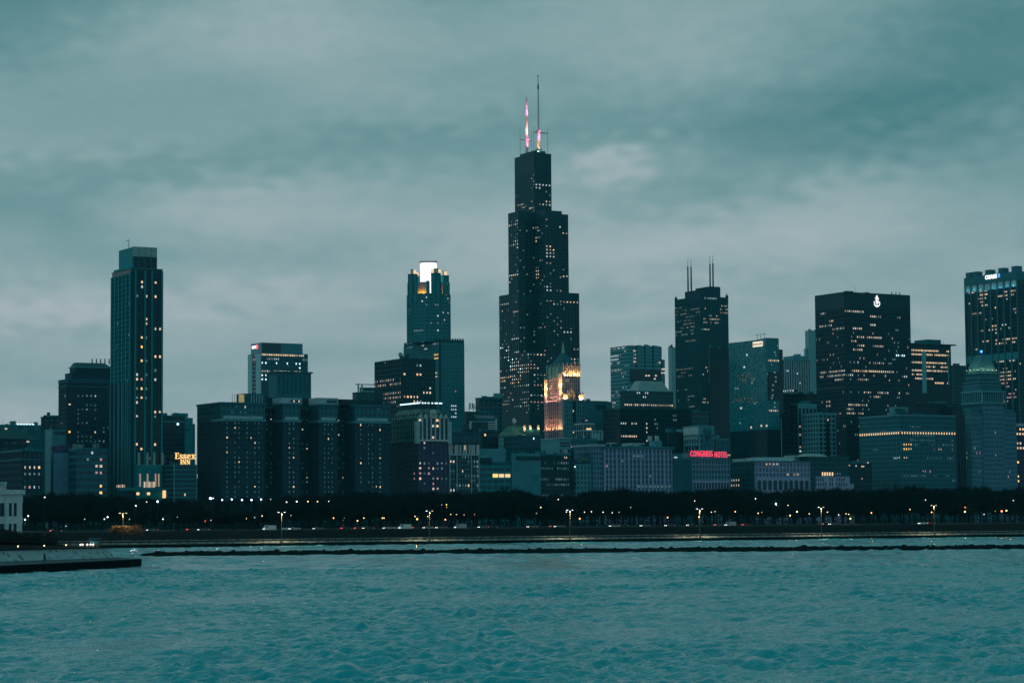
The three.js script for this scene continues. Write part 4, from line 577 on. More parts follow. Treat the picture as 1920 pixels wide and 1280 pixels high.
// --- floodlit setback tower with green pyramid roof
{
  const b = new Building('floodlit_tower', 'floodlit stone setback tower glowing gold under a green pyramid roof and spire', 1760, 1022, 1056, 1093.5, 751);
  const H = b.H, L = b.L, D = b.D, s = { bay: 2.2, floor: 3.7, pier: 1.1, span: .9, out: .5 };
  b.core(M.glass); b.E = b.facade('E', 0, L, 0, H, { ...s, pier: .5 }, M.iron); b.S = b.facade('S', 0, D, 0, H, { ...s, bay: 3.4, out: .9, span: .5, m2: M.iron }, M.stoneWarm);
  for (const [u, v] of [[0, L * .40], [L * .64, L]]) { b.box('wing', u, v, 0, H - .1, -1, 1.6, M.glass); b.facade('E', u, v, 0, H, { ...s, off: 1.6 }, M.stone); b.facade('S', -1.6, 0, 0, H, { ...s, off: u }, M.stone); }
  const xs = b.x(1060, 3, 700), xe = b.x(1090, 3, 700), as = D * .12, ae = D * .9, y1 = b.h(738), yR = b.h(688, 1068, 4), yM = b.h(708);
  b.box('ledge', -1, L + 1, H, H + 1, -D - 1, 2.4, M.stoneWarm);
  // upper shaft, set back
  const sx0 = 1.6, sx1 = L - 2.2, sz0 = -D * .93, sz1 = -2.6; b.box('upper_shaft', sx0, sx1, H, yR, sz0, sz1, M.glass);
  const uE = b.facade('E', sx0, sx1, H + 1, yR, { ...s, off: sz1, span: .8 }, M.stoneWarm), uS = b.facade('S', -sz1, -sz0, H + 1, yR, { ...s, off: sx0, span: .6 }, M.stoneWarm);
  for (const [x0, x1, z0, z1, y] of [[-.6, 4, -6, .6, y1], [L - 5, L + .5, -6, .6, y1], [-.6, 3, -D - .3, -D + 5, yM], [-.3, 3.5, -7, -1, yM + 4]]) { b.box('corner_buttress', x0, x1, 0, y, z0, z1, M.stoneWarm); for (let i = 0; i < 3; i++) { const c = add(b.g, 'pinnacle', new THREE.ConeGeometry(.7, 3.2, 4), M.stoneWarm); c.position.set(lerp(x0 + .7, x1 - .7, i / 2), y + 1.5, z1 - .8); } }
  for (let i = 0; i < 9; i++) { unitBox(b.g, 'crown_pinnacle', [lerp(sx0, sx1, i / 8) - .6, lerp(sx0, sx1, i / 8) + .6, yR - 9, yR + (i % 2 ? 1.2 : 3.4), sz1 - .6, sz1 + 1.1], M.stoneWarm); unitBox(b.g, 'crown_pinnacle', [sx0 - 1.1, sx0 + .6, yR - 9, yR + (i % 2 ? 1 : 3), lerp(sz0, sz1, i / 8) - .6, lerp(sz0, sz1, i / 8) + .6], M.stone); }
  const py = b.h(661, 1062, 12); frustum(b.g, 'pyramid_roof', [sx0 + .5, sx1 - .5, sz0 + .5, sz1 - .5], [(sx0 + sx1) / 2 - 1.6, (sx0 + sx1) / 2 + 1.6, (sz0 + sz1) / 2 - 1.6, (sz0 + sz1) / 2 + 1.6], yR + .2, py, M.brickTeal);
  tube(b.g, 'spire', 1.7, .15, py, b.h(639, 1060, 14), (sx0 + sx1) / 2, (sz0 + sz1) / 2, M.roofPale, 8);
  const G = [1, .52, .13]; // gold floods on the ledges
  for (let i = 0; i < 6; i++) floodlight(b.g, lerp(sx0 + 1, sx1 - 1, i / 5), b.h(704, 1070, 2), sz1 + 2.6, ...G, 260, 3, [0, .7, -1]);
  for (const x of [1, 3.2, L - 4, L - 1.4]) floodlight(b.g, x, H + 1.4, 1.8, ...G, 300, 3, [0, .7, -1]);
  for (const [a, y] of [[2, 724], [4.5, 724], [3, 738], [D - 2, 726], [D - 4, 727], [D - 2, 740]]) floodlight(b.g, -3.2, b.h(y), -a, ...G, 430, 3, [1, .8, 0]);
  for (const a of [3, 8, D * .5, D * .72, D - 3]) floodlight(b.g, -3.5, b.h(806), -a, 1, .42, .17, 300, 3, [.55, 1, 0]);
  for (let k = 0; k < 5; k++) floodlight(b.g, -4.5, b.h(752), -D * (.15 + k * .18), 1, .42, .24, 170, 2, [.7, 1, 0]);
  b.lit(b.E, 1060, 752, 1092, 800, .14, 'warm'); b.lit(uE, 1062, 706, 1090, 735, .16, 'warm'); b.lit(b.S, 1024, 745, 1054, 800, .05, 'soft');
  for (let j = 0; j < 11; j++) if (R() < .6) b.pane(b.E, Math.floor(b.E.nb * .5), Math.floor(R() * b.E.nf), 's');
  b.done('floodlit gold tower');
}

// ------------------------------------------------------------------ the skyline north of the black tower
block('loft_block', 'dark loft building with rows of pale windows and a lighter top', 1475, [null, 1013.5, 1067, 853], { bay: 1.5, floor: 3.9, pier: .55, span: 1.6, frame: M.black, core: M.glassBlack, D: 30, cap: .8, over: .4, capM: M.stoneDim, short: 'dark loft with pale windows' }, (b) => {
  for (const y of [867, 877, 897, 907, 927]) b.lit(b.E, 1017, y, 1065, y, y === 877 || y === 867 ? .75 : .6, 'blind', .7); b.lit(b.E, 1043, 908, 1046, 909, .8, 's'); b.lit(b.E, 1058, 858, 1064, 860, .7, 's');
  const a = b.block('upper_storey', 1014, 1070, 822, .6, 26, M.stone, b.H + .7); for (let i = 0; i < 16; i++) { const x = lerp(a.x0 + 1, a.x1 - 1, i / 15); unitBox(b.g, 'upper_window', [x - .4, x + .4, a.y - 5.2, a.y - 2.6, -.7, -.4], M.glassBlack); unitBox(b.g, 'upper_window', [x - .4, x + .4, b.H + 1.6, b.H + 4.4, -.7, -.4], i > 2 && i < 12 && R() < .6 ? LIT.blind : M.glassBlack); } b.box('upper_cornice', a.x0 - .6, a.x1 + .6, a.y, a.y + .7, -26, .2, M.stonePale); b.box('band_course', a.x0, a.x1, b.h(833), b.h(832), -.6, 0, M.stonePale);
});
block('dark_block', 'narrow brick block with a row of warm windows near its roof', 1510, [null, 1069, 1118, 824], { bay: 2.6, floor: 3.7, pier: 1, span: 1.5, frame: M.stoneDim, D: 26 }, (b) => { b.lit(b.E, 1072, 834, 1096, 836, .95, 'soft', .8); b.block('penthouse', 1110, 1131, 812, 4, 10, M.stone); for (let i = 0; i < 4; i++) { const x = b.x(1111 + i * 6, 3, 815); unitBox(b.g, 'white_post', [x, x + .6, b.H, b.h(806), -3.6, -3], M.stonePale); } b.box('roof_rail', b.x(1110, 3), b.x(1131, 3), b.h(807), b.h(805.5), -3.8, -3, M.stonePale); });
block('office_block', 'grey block with a flat roof right behind the floodlit tower', 1900, [null, 1097, 1147, 753], { bay: 30, floor: 30, pier: .2, span: .2, core: M.stoneDim, frame: M.brickTeal, D: 7, cap: .6, over: .2 }, (b) => { b.box('painted_recess_shade', b.x(1118), b.x(1136), b.h(767), b.h(757), 0, .5, M.black); b.block('roof_storey', 1104, 1140, 751, 1, 5, M.brickTeal); b.box('lit_window', b.x(1097), b.x(1101), b.h(789), b.h(787), 0, .4, LIT.p); });  // black sheet stands proud of the wall, painting the shade of a recess
block('dark_block', 'small white-framed roof pavilion building beside the floodlit tower foot', 1640, [null, 1094, 1114, 795], { bay: 3.2, floor: 5, pier: .5, span: .8, frame: M.stonePale, core: M.glass, D: 14 }, (b) => { b.box('lit_window', b.x(1099), b.x(1108), b.h(805.5), b.h(802.5), .4, .6, LIT.w); });
block('loft_block', 'slim pale stone loft between the dark loft and the big grid hotel', 1478, [null, 1080, 1113, 872], { bay: 3, floor: 3.6, pier: 1.5, span: 1.4, frame: M.stone, D: 24, cap: .8, over: .5 }, (b) => { const q = b.block('attic', 1084, 1113, 845, 4, 18, M.stone, b.H + .6); b.box('awning_roof', b.x(1085, 3.5), b.x(1112, 3.5), b.h(864), b.h(857), -4, -2.5, M.copper); for (let i = 0; i < 9; i++) { const x = b.x(1087 + i * 2.8, 4, 850); unitBox(b.g, 'attic_window', [x, x + .5, b.h(856), b.h(848), -4, -3.8], M.glassBlack); } b.box('lamp', b.x(1077, 0, 875), b.x(1078.6, 0, 875), b.h(876), b.h(873.5), 0, .5, LIT.b); });
block('loft_block', 'narrow stone corner block with arched top, left end of the big grid hotel', 1476, [null, 1112.5, 1132, 836], { bay: 2.1, floor: 3.6, pier: .95, span: 1.4, frame: M.stoneBlue, D: 26, cap: 1.2, over: .9, capM: M.stonePale });
block('grid_hotel', 'big pale violet hotel front with a dense grid of windows', 1475, [1128, 1133, 1259.5, 841], { bay: 3.55, floor: 3.65, pier: 1.15, span: .95, out: .5, m2: M.stoneBlue, frame: M.stoneViolet, core: M.glass, cap: 1.2, over: 1, capM: M.stoneDim, short: 'big grid hotel' }, (b) => {
  b.box('band_course', -.5, b.L + .5, b.h(860), b.h(859), -1, .9, M.stoneViolet); const m = []; for (let i = 0; i < b.E.nb; i++) { const c = (i + .5) * b.E.bw; m.push([c - .14, c + .14, 0, b.H, -.1, .3]); } add(b.g, 'mullion', boxes(m), M.stoneBlue, 'stuff');
  for (let i = 0; i < b.E.nb; i += 3) unitBox(b.g, 'broad_pier', [i * b.E.bw - .8, i * b.E.bw + .8, 0, b.h(845), 0, .8], M.stoneViolet);
  for (const x of [1137, 1140]) { const [i, j] = b.cellOf(b.E, x, 874); b.pane(b.E, Math.floor(i), Math.floor(j), 'p'); } b.lit(b.E, 1135, 848, 1258, 920, .03, 'd');
  b.block('roof_shed', 1137, 1157, 829, 4, 10, M.roofPale); b.block('roof_shed', 1166, 1209, 830, 5, 14, M.roofPale); const k = b.block('roof_house', 1217, 1241, 826, 4, 10, M.stone); for (const p of [1219, 1232]) { const x = b.x(p, 5, 822); b.box('chimney', x, x + 2, k.y, k.y + 3.5, -8, -5, M.stonePale); } b.block('roof_shed', 1132, 1265, 836, 2, 20, M.stoneDim);
});
block('office_tower', 'teal glass tower with panelled top, behind the hipped-roof block', 2200, [1145, 1180, 1239, 648], { bay: 2.4, floor: 4, pier: .3, span: 1.2, out: .4, m2: M.glassPale, frame: M.panelTeal, core: M.glassTeal, cap: .5, over: .1, short: 'panelled teal glass tower' }, (b) => {
  b.box('shoulder', b.L, b.x(1252), 0, b.h(671), -b.D, -6, M.glassTeal); for (let j = 0; j < 20; j++) b.box('shoulder_band', b.L, b.x(1252), b.h(676 + j * 7.5), b.h(675 + j * 7.5), -6.2, -5.7, M.panelTeal);
  for (let k = 0; k < 4; k++) { const x = b.x(1193 + k * 15.5); if (k < 3) b.box('top_panel', x + .8, x + 6.8, b.h(677), b.H + 1, -.1, .8, M.glassTeal); b.box('slot', x - .5, x + .5, b.h(690), b.H, 0, .6, M.black); }
  b.lit(b.E, 1190, 677, 1239, 679, .6, 'warm'); b.lit(b.S, 1146, 650, 1180, 760, .25, 'dim'); b.lit(b.S, 1147, 669, 1160, 671, 1, 'c'); b.lit(b.E, 1188, 660, 1194, 673, .6, 'soft'); b.lit(b.E, 1232, 690, 1239, 712, .4, 'w'); b.box('painted_reflection_sheet', b.x(1181), b.x(1239), b.h(717), b.h(692), .3, .46, M.glassBlack); for (const [p, y] of [[1240, 692], [1243, 692], [1246, 692], [1236, 699], [1241, 699], [1246, 699]]) { const q = b.at(p, y, 5.6); b.box('lit_window', q.x - 1.2, q.x + 1.2, q.h - .8, q.h + .8, -5.7, -5.5, LIT.s); } for (const [p, y] of [[1230, 704], [1228, 710], [1212, 704], [1217, 704]]) { const q = b.at(p, y, -.5); b.box('lit_window', q.x - 1.2, q.x + 1.2, q.h - .8, q.h + .8, .46, .55, LIT.s); } b.lit(b.S, 1148, 754, 1153, 757, 1, 's');  // dark glass sheet over these storeys paints in a reflection
});
block('office_block', 'rounded block with a pale hipped roof below the panelled glass tower', 1930, [1163, 1170, 1262, 733], { bay: 2.4, floor: 3.9, pier: .8, span: .8, frame: M.brickTeal, core: M.glass, cap: .6, over: .2, short: 'hipped-roof block' }, (b) => {
  frustum(b.g, 'hipped_roof', [b.x(1177, 22, 728), b.x(1257, 3, 728), -22, -3], [b.x(1190, 17, 714), b.x(1242, 8, 714), -17, -8], b.H, b.h(714, 1200, 8), M.roofPale); b.lit(b.E, 1197, 740, 1220, 742, .5, 'c'); b.lit(b.E, 1170, 759, 1262, 762, .6, 'soft'); b.lit(b.E, 1225, 758, 1262, 761, .7, 'warm');
});
block('office_block', 'wide near-black office slab with scattered lit rows below the hipped roof', 1850, [1131.5, 1163, 1296, 766.5], { bay: 2.3, floor: 3.9, pier: .5, span: .9, frame: M.black, core: M.glassBlack, cap: .8, over: .2, short: 'wide black office slab' }, (b) => { b.lit(b.E, 1184, 797, 1212, 799, .9, 'soft'); b.lit(b.E, 1168, 805, 1194, 806, .35, 'soft'); b.lit(b.E, 1158, 818, 1194, 820, .7, 'warm'); b.lit(b.E, 1166, 790, 1176, 800, .2, 'c'); b.lit(b.E, 1211, 780, 1213, 825, .5, 's', 0); b.lit(b.E, 1229, 784, 1231, 820, .6, 'd', 0); b.lit(b.E, 1264, 783, 1266, 786, 1, 'd'); b.block('roof_box', 1202, 1220, 760, 10, 10, M.black); });
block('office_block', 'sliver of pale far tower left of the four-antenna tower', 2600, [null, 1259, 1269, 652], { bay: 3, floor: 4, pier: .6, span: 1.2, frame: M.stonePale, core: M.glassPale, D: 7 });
// --- tower with four antennas
{
  const b = new Building('antenna_tower', 'ribbed dark tower with two roof turrets and four thin antennas', 2250, 1266, 1313, 1365, 556);
  b.core(M.glassBlack); const H = b.H, s = { bay: 2.0, floor: 4, pier: .8, span: .9, out: .6, m2: M.iron };
  b.E = b.facade('E', 0, b.L, 0, H, s, M.brickTeal); b.S = b.facade('S', 0, b.D, 0, H, s, M.brickTeal);
  b.cap(M.brickTeal, .6, .2);
  const a1 = b.a(1279, 545), yt = b.h(541.5, 1311), inset = 5;
  b.box('upper_storeys', inset, b.x(1350, inset, 545), H, b.h(545), -a1, -inset, M.brickTeal);
  b.box('turret', inset - .6, inset + 9, H, yt, -a1 - .5, -inset + .6 - 0, M.iron); b.box('turret', b.x(1330, inset, 545), b.x(1350.5, inset, 545), H, b.h(535), -a1 + 4, -inset + .6, M.iron);
  for (const [x, z] of [[.8, -.8], [b.L - .8, -.8], [.8, -b.D + .8], [b.L * .12, -.8]]) { b.box('corner_pinnacle', x - 1.2, x + 1.2, H - 8, H + 3, z - 1.2, z + 1.2, M.iron); const c = add(b.g, 'pinnacle_tip', new THREE.ConeGeometry(1.1, 3.4, 4), M.iron); c.position.set(x, H + 4.5, z); }
  for (let i = 0; i <= 12; i++) unitBox(b.g, 'merlon', [lerp(inset, inset + 9, i / 12) - .25, lerp(inset, inset + 9, i / 12) + .25, yt, yt + 1.4, -inset - .4, -inset + .4], M.iron);
  for (const [p, yb, yp] of [[1290.5, 541, 485], [1296.5, 541, 485], [1332, 536, 480], [1337.5, 536, 478]]) { const set = p < 1310 ? 20 : 10, q = b.at(p, yb, set), tip = b.at(p, yp, set).h, hb = b.h(yb, p, set) - 4; const an = new THREE.Group(); an.name = 'antenna'; an.position.set(q.x, hb, -set); b.g.add(an); tube(an, 'mast_section', .95, .8, 0, (tip - hb) * .76, 0, 0, M.iron, 8); tube(an, 'mast_tip', .3, .15, (tip - hb) * .76, tip - hb, 0, 0, M.iron, 6); }
  b.lit(b.S, 1268, 576, 1278, 600, .4, 'soft'); b.lit(b.S, 1270, 602, 1302, 612, .7, 'soft'); b.lit(b.S, 1280, 584, 1312, 592, .5, 'soft'); b.lit(b.S, 1268, 622, 1300, 624, .6, 'c'); b.lit(b.S, 1286, 639, 1304, 641, .8, 'soft'); b.lit(b.E, 1320, 576, 1350, 592, .4, 'soft'); b.lit(b.E, 1320, 597, 1350, 608, .65, 'warm'); b.lit(b.E, 1352, 572, 1364, 588, .7, 'soft'); b.lit(b.E, 1313, 616, 1330, 619, .6, 'soft'); b.lit(b.E, 1320, 560, 1352, 564, .3, 'c'); b.lit(b.E, 1305, 680, 1330, 705, .3, 'soft'); b.lit(b.S, 1268, 696, 1300, 701, .6, 'soft'); b.lit(b.S, 1268, 725, 1310, 760, .05, 'c'); b.lit(b.E, 1302, 740, 1328, 756, .35, 'soft'); b.lit(b.E, 1318, 654, 1330, 658, .3, 'c');
  b.done('four-antenna tower');
}
block('office_block', 'blank dark slab tower in front of the four-antenna tower', 1900, [1328, 1331, 1368, 652], { bay: 2.4, floor: 3.9, pier: .15, span: .4, out: .2, frame: M.black, core: M.glassBlack, D: 24, cap: .4, over: .1, share: .004, mix: 'dim' }, (b) => { b.box('louvre_band', -.1, b.L + .1, b.h(673), b.h(655), 0, .4, M.black); });
block('office_block', 'pale striped low tower foot left of the blank dark slab', 1960, [null, 1296, 1331, 773], { bay: 40, floor: 4.2, pier: .2, span: 1.6, frame: M.stoneDim, core: M.glassBlack, D: 20, share: .1, mix: 'c' });
// --- rounded college tower with zigzag glass
{
  const b = new Building('college_tower', 'teal zigzag glass college tower with a lit name sign near its roof', 1600, 1367, 1437, 1460, 633);
  const H = b.H, base = b.h(805), n = 30, lean = [];
  b.box('wall', 0, b.L, 0, base, -b.D, -.4, M.glassBlack); 
  // the tower stands on the base with a roof that falls toward the south-west
  const yW = onNorth(1367, 643, b.n0).y - GY, sh = new THREE.Shape([new THREE.Vector2(0, base), new THREE.Vector2(b.D, base), new THREE.Vector2(b.D, yW), new THREE.Vector2(b.D * .35, H - 1), new THREE.Vector2(0, H)]);
  const g = new THREE.ExtrudeGeometry(sh, { depth: b.L, bevelEnabled: false }); g.rotateY(Math.PI / 2); add(b.g, 'shaft', g, M.glassTeal);
  const bays = 24, floors = 42, fh = (yW - base) / floors, panes = [[], [], []]; for (let j = 0; j < floors; j++) for (let i = 0; i < bays; i++) { const k = Math.floor(R() * 3), a = i * b.D / bays; panes[k].push(b.place('S', 0, a + .15, a + b.D / bays - .15, base + j * fh + .3, base + (j + 1) * fh - .2, 0, .15 + .25 * k)); }
  add(b.g, 'facade_panel', boxes(panes[0]), M.glassTeal, 'stuff'); add(b.g, 'facade_panel', boxes(panes[1]), M.glassTeal, 'stuff'); add(b.g, 'facade_panel', boxes(panes[2]), M.panelTeal, 'stuff');
  b.E = b.facade('E', 0, b.L, base, H - 1, { bay: 2.2, floor: 4, pier: .3, span: .9, out: .4, m2: M.panelTeal }, M.panelTeal);
  b.box('dark_bay', 1, b.L + .2, b.h(750), b.h(697), .1, .7, M.glassBlack); for (const [y, k] of [[676, 6], [770, 5]]) for (let i = 0; i < k; i++) { const x = b.x(1439 + i * 3.6); unitBox(b.g, 'lit_window', [x, x + 1.2, b.h(y + 1), b.h(y - 2), .7, .85], LIT[i % 2 ? 's' : 'm']); }
  for (const [x, y] of [[1453, 698], [1455, 707], [1455, 715], [1450, 722], [1449, 731], [1449, 741], [1448, 746], [1453, 755], [1453, 763], [1453, 660]]) { const q = b.at(x, y, -.7); unitBox(b.g, 'lit_window', [q.x - .8, q.x + .8, q.h - .7, q.h + .7, .7, .82], LIT.d); }
  for (const [x, y, k] of [[1401, 665, 'c'], [1396, 688, 'c'], [1390, 765, 's'], [1411, 718, 'd'], [1380, 728, 'd'], [1384, 728, 'd'], [1416, 756, 'd'], [1388, 793, 'd'], [1428, 798, 's'], [1438, 798, 's'], [1409, 801, 's']]) { const c = onNorth(x, y, b.n0 - .6); unitBox(b.g, 'lit_window', [-.75, -.6, c.y - GY - .8, c.y - GY + .8, -(c.w - b.w) - 1, -(c.w - b.w) + 1], LIT[k]); }
  b.box('north_fin', b.L, b.x(1468, 3, 655), 0, b.h(655, 1466, 3), -b.D * .8, -3, M.glassBlack);
  for (let i = 0; i < 3; i++) tube(b.g, 'roof_mast', .2, .15, H - 3, H + 4, 4, -8 - i * 5, M.pole, 5); unitBox(b.g, 'mast_arm', [3.8, 4.2, H + 3.8, H + 4.1, -20, -6], M.pole);
  b.scatter(b.E, .03, 'dim');
  for (let i = 0; i < 5; i++) b.box('base_ledge', -.3, b.L + .3, base * (.3 + i * .16), base * (.3 + i * .16) + .4, -b.D, .1, M.black);
  b.px0 = 1415; b.done('zigzag glass college tower');
  const s = thing('wall_sign', 'small lit Roosevelt sign near the roof of the zigzag glass tower', 'sign', gridPoint(b.w, b.n0, GY), A), f = new THREE.Group(); f.name = 'sign_face'; f.rotation.y = -Math.PI / 2; f.position.x = -.8; s.add(f);
  const a0 = -(onNorth(1412.5, 645, b.n0 - .8).w - b.w), a1 = -(onNorth(1430.5, 645, b.n0 - .8).w - b.w), y0 = onNorth(1421, 650, b.n0).y - GY, y1 = onNorth(1421, 640.5, b.n0).y - GY;
  addBox(f, 'light_panel', [a0, a1, y0, y1, 0, .4], glow(1, .86, .66, .95)); words(f, 'Roosevelt', sans, a0 + .5, a1 - .5, y0 + (y1 - y0) * .3, y1 - (y1 - y0) * .25, .4, mat(.25, .14, .08, .7), .1);
}
{ // --- stone tower block with arcade, behind the red sign
  const B = block('arcade_tower', 'square stone tower with an arcaded loggia behind the red sign', 1530, [1283, 1311, 1338, 800], { bay: 3.4, floor: 4.6, pier: 1.4, span: 1.5, frame: M.stone, core: M.glass, cap: 1, over: .6, short: 'arcaded stone tower' }, (b) => {
    b.box('blank_attic', -.1, b.L + .1, b.h(814), b.H - .2, 0, .8, M.stone); b.box('blank_attic', -.8, 0, b.h(814, 1300), b.H - .2, -b.D, .0, M.stonePale); for (let i = 0; i < 9; i++) unitBox(b.g, 'loggia_column', b.place('S', 0, 2 + i * b.D / 10, 2.6 + i * b.D / 10, b.h(823, 1300), b.h(817, 1300), .1, 1), M.stonePale); b.box('banner', b.L * .2, b.L * .85, b.h(842), b.h(802), .8, 1.0, M.stoneDim);
    const q = b.L * .5; for (const s of [-1, 1]) { const o = unitBox(b.g, 'banner_stroke', [q - .5, q + .5, b.h(838), b.h(806), 1.0, 1.15], M.black); o.rotation.z = s * .35; } b.box('banner_patch', q - 2, q + 3, b.h(823), b.h(815), 1.15, 1.3, M.brick);
    for (let i = 0; i < 4; i++) { const a = 3 + i * b.D / 4.4, c = new THREE.CylinderGeometry(1.3, 1.3, .4, 16); c.rotateZ(Math.PI / 2); const o = add(b.g, 'arch_window', c, M.glassBlack); o.position.set(-.35, b.h(838, 1300), -a); unitBox(b.g, 'arch_window', [-.55, -.1, b.h(846, 1300), b.h(838, 1300), -a - 1.3, -a + 1.3], M.glassBlack); }
  });
}
block('dark_block', 'dark house with a jumbled roof between the grid hotel and the arcaded tower', 1560, [1252, 1254, 1286, 812], { bay: 2.6, floor: 3.8, pier: 1.2, span: 1.2, frame: M.brick, D: 26, share: .03, mix: 'dim' }, (b) => { b.block('roof_shed', 1268, 1284, 804, 3, 8, M.stone); b.block('roof_shed', 1254, 1272, 808, 6, 8, M.stoneDim); });
block('dark_block', 'pale stepped block just right of the arcaded tower', 1540, [null, 1341, 1367, 826], { bay: 4, floor: 4, pier: 1.4, span: 1.6, frame: M.stoneDim, D: 20 }, (b) => { b.block('roof_step', 1343, 1349, 816, 2, 8, M.stone); b.block('roof_step', 1341, 1366, 822, 4, 8, M.stone); });
{
  const B = block('hotel_block', 'grey hotel with arcaded storeys carrying the red CONGRESS HOTEL sign', 1475, [null, 1262, 1368.5, 861], { bay: 2.8, floor: 3.7, pier: 1.2, span: 1.2, frame: M.stoneBlue, core: M.glass, D: 36, cap: 1, over: .8, capM: M.stoneDim, short: 'hotel with the red sign' }, (b) => {
    b.box('dark_wing', -.1, b.x(1296), 0, b.H - .3, 0, 1.0, M.brickTeal); b.box('upper_block', b.x(1280, 3), b.L, b.H + .8, b.h(849), -20, -3, M.stone); arches(b, 1299, 1367, 906, 12, M.stoneViolet); b.box('band_course', b.x(1296), b.L + .4, b.h(879), b.h(878), -1, .9, M.stoneViolet);
    for (let i = 0; i < 3; i++) { const q = b.at(1265 + i * 1.7, 858, .2); b.box('lit_window', q.x - .5, q.x + .5, b.H + 1, b.H + 2, 0, .4, LIT.c); } b.box('lamp', b.x(1371, 0, 851), b.x(1378, 0, 851), b.h(853), b.h(850), -6, -5.5, LIT.m);
  });
  const s = rooftopSign('rooftop_sign', 'bright red CONGRESS HOTEL letters above the hotel roof', B, 1294.5, 845, 1364, 857, -.6), red = glow(1, .05, .12, 1.1);
  words(s.o, 'CONGRESS', sans, 0, s.w * .60, s.h * .12, s.h * .98, 0, red, .3); words(s.o, 'HOTEL', sans, s.w * .655, s.w, s.h * .0, s.h * .86, 0, red, .3);
  for (let i = 0; i < 12; i++) unitBox(s.o, 'strut', [s.w * (.02 + i * .087), s.w * (.02 + i * .087) + .15, -1, s.h * .9, -.5, -.35], M.iron); addBox(s.o, 'support_rail', [0, s.w, -.2, .05, -.6, -.3], M.iron);
  const l = new THREE.PointLight(new THREE.Color(1, .1, .15), 50); l.position.set(s.w / 2, s.h / 2, 1.5); s.o.add(l);
}
function arches(b, px0, px1, py, n, m) { // a row of round-headed openings
  const x0 = b.x(px0, 0, py), x1 = b.x(px1, 0, py), y = b.h(py), w = (x1 - x0) / n;
  b.box('arcade_wall', x0, x1, y - w * 1.3, y + w * .75, 0, .75, m);
  for (let i = 0; i < n; i++) { const c = x0 + (i + .5) * w, sh = new THREE.Shape(); sh.moveTo(-w * .34, -w * 1.2); sh.lineTo(w * .34, -w * 1.2); sh.lineTo(w * .34, 0); sh.absarc(0, 0, w * .34, 0, Math.PI, false); sh.lineTo(-w * .34, -w * 1.2); const g = new THREE.ExtrudeGeometry(sh, { depth: .1, bevelEnabled: false, curveSegments: 6 }); const o = add(b.g, 'arch_window', g, M.glassBlack); o.position.set(c, y, .72); const tr = new THREE.TorusGeometry(w * .38, w * .07, 4, 8, Math.PI); const t = add(b.g, 'arch_rim', tr, m); t.position.set(c, y, .8); }
}
block('arts_building', 'pale violet stone building with arched windows, warm upper rooms and white roof', 1475, [1370, 1415, 1518.5, 866], { bay: 3.3, floor: 3.9, pier: 1.35, span: 1.15, out: .6, frame: M.stoneViolet, frameS: M.brickTeal, core: M.glass, cap: 1, over: .9, capM: M.stoneDim, short: 'violet arcaded arts building' }, (b) => {
  arches(b, 1418, 1517, 904, 10, M.stoneViolet); b.lit(b.E, 1437, 873, 1496, 875, .6, 'soft'); b.lit(b.E, 1458, 891, 1496, 893, .6, 'warm'); b.lit(b.E, 1488, 908, 1504, 911, .5, 'w'); b.lit(b.E, 1440, 918, 1443, 922, .8, 's'); b.lit(b.S, 1374, 903, 1384, 906, .9, 's');
  const m = []; for (let i = 0; i < b.E.nb; i++) { const c = (i + .5) * b.E.bw; m.push([c - .15, c + .15, 0, b.H, -.1, .35]); } add(b.g, 'mullion', boxes(m), M.stoneViolet, 'stuff');
  const y = b.H + 1; frustum(b.g, 'white_roof', [b.x(1420), b.x(1490), -22, -1], [b.x(1427, 4), b.x(1486, 4), -16, -4], y, b.h(856.5), M.roofPale); b.block('roof_shed', 1470, 1506, 853, 14, 14, M.roofPale); b.box('roof_shed', 1, 16, y, y + 2, -30, -14, M.roofPale); b.block('roof_shed', 1399, 1420, 858, 6, 8, M.stonePale);
});
block('club_building', 'dark roofed club with five amber windows above a white base', 1475, [null, 1521, 1591.5, 858], { bay: 2.4, floor: 3.7, pier: .8, span: 1.2, frame: M.brickTeal, core: M.glassBlack, D: 30, cap: 1, over: .8, short: 'club with amber windows' }, (b) => {
  b.box('white_base', b.x(1528), b.L + .2, 0, b.h(893), 0, .9, M.stoneViolet); for (let i = 0; i < 14; i++) for (const [y, q] of [[896, 902], [905, 910.5]]) { const x = b.x(1530 + i * 4.35, -1, y); unitBox(b.g, 'base_window', [x, x + .9, b.h(q), b.h(y), .9, 1.0], i > 3 && R() < .4 ? LIT.blind : M.glassBlack); }
  for (const p of [1541, 1545.5, 1550, 1554.5, 1559.5]) { const x = b.x(p, 0, 888); unitBox(b.g, 'lit_window', [x, x + 1.3, b.h(891.5), b.h(885), .35, .5], LIT.w); } b.lit(b.E, 1548, 868, 1578, 880, .5, 'blind'); b.lit(b.E, 1568, 887, 1590, 889, .6, 'blind');
  frustum(b.g, 'white_roof', [b.x(1512), b.x(1555), -16, -1], [b.x(1517, 4), b.x(1540, 4), -12, -4], b.H + 1, b.h(850), M.roofPale); b.box('north_terrace', b.L + .2, b.x(1601), 0, b.h(907), -14, 0, M.roofPale);
});
block('flat_block', 'striped pale apartment block with tall vertical piers behind the white roofs', 1600, [1482, 1496, 1531, 758], { bay: 4.2, floor: 3.4, pier: 1.4, span: .8, out: .6, m2: M.iron, frame: M.stone, frameS: M.brick, core: M.glassBlack, cap: .8, over: .2, share: .03, mix: 'soft', short: 'pale striped apartment block' }, (b) => { b.box('blank_attic', 0, b.L, b.h(765), b.H, 0, .7, M.stone); b.box('white_pole', b.x(1470, -2, 860), b.x(1471, -2, 860), 0, b.h(785), -1.5, -.9, M.stonePale); b.block('roof_tank', 1503, 1518, 750, 6, 8, M.stoneDim); b.lit(b.E, 1496, 800, 1528, 850, .12, 'soft'); });
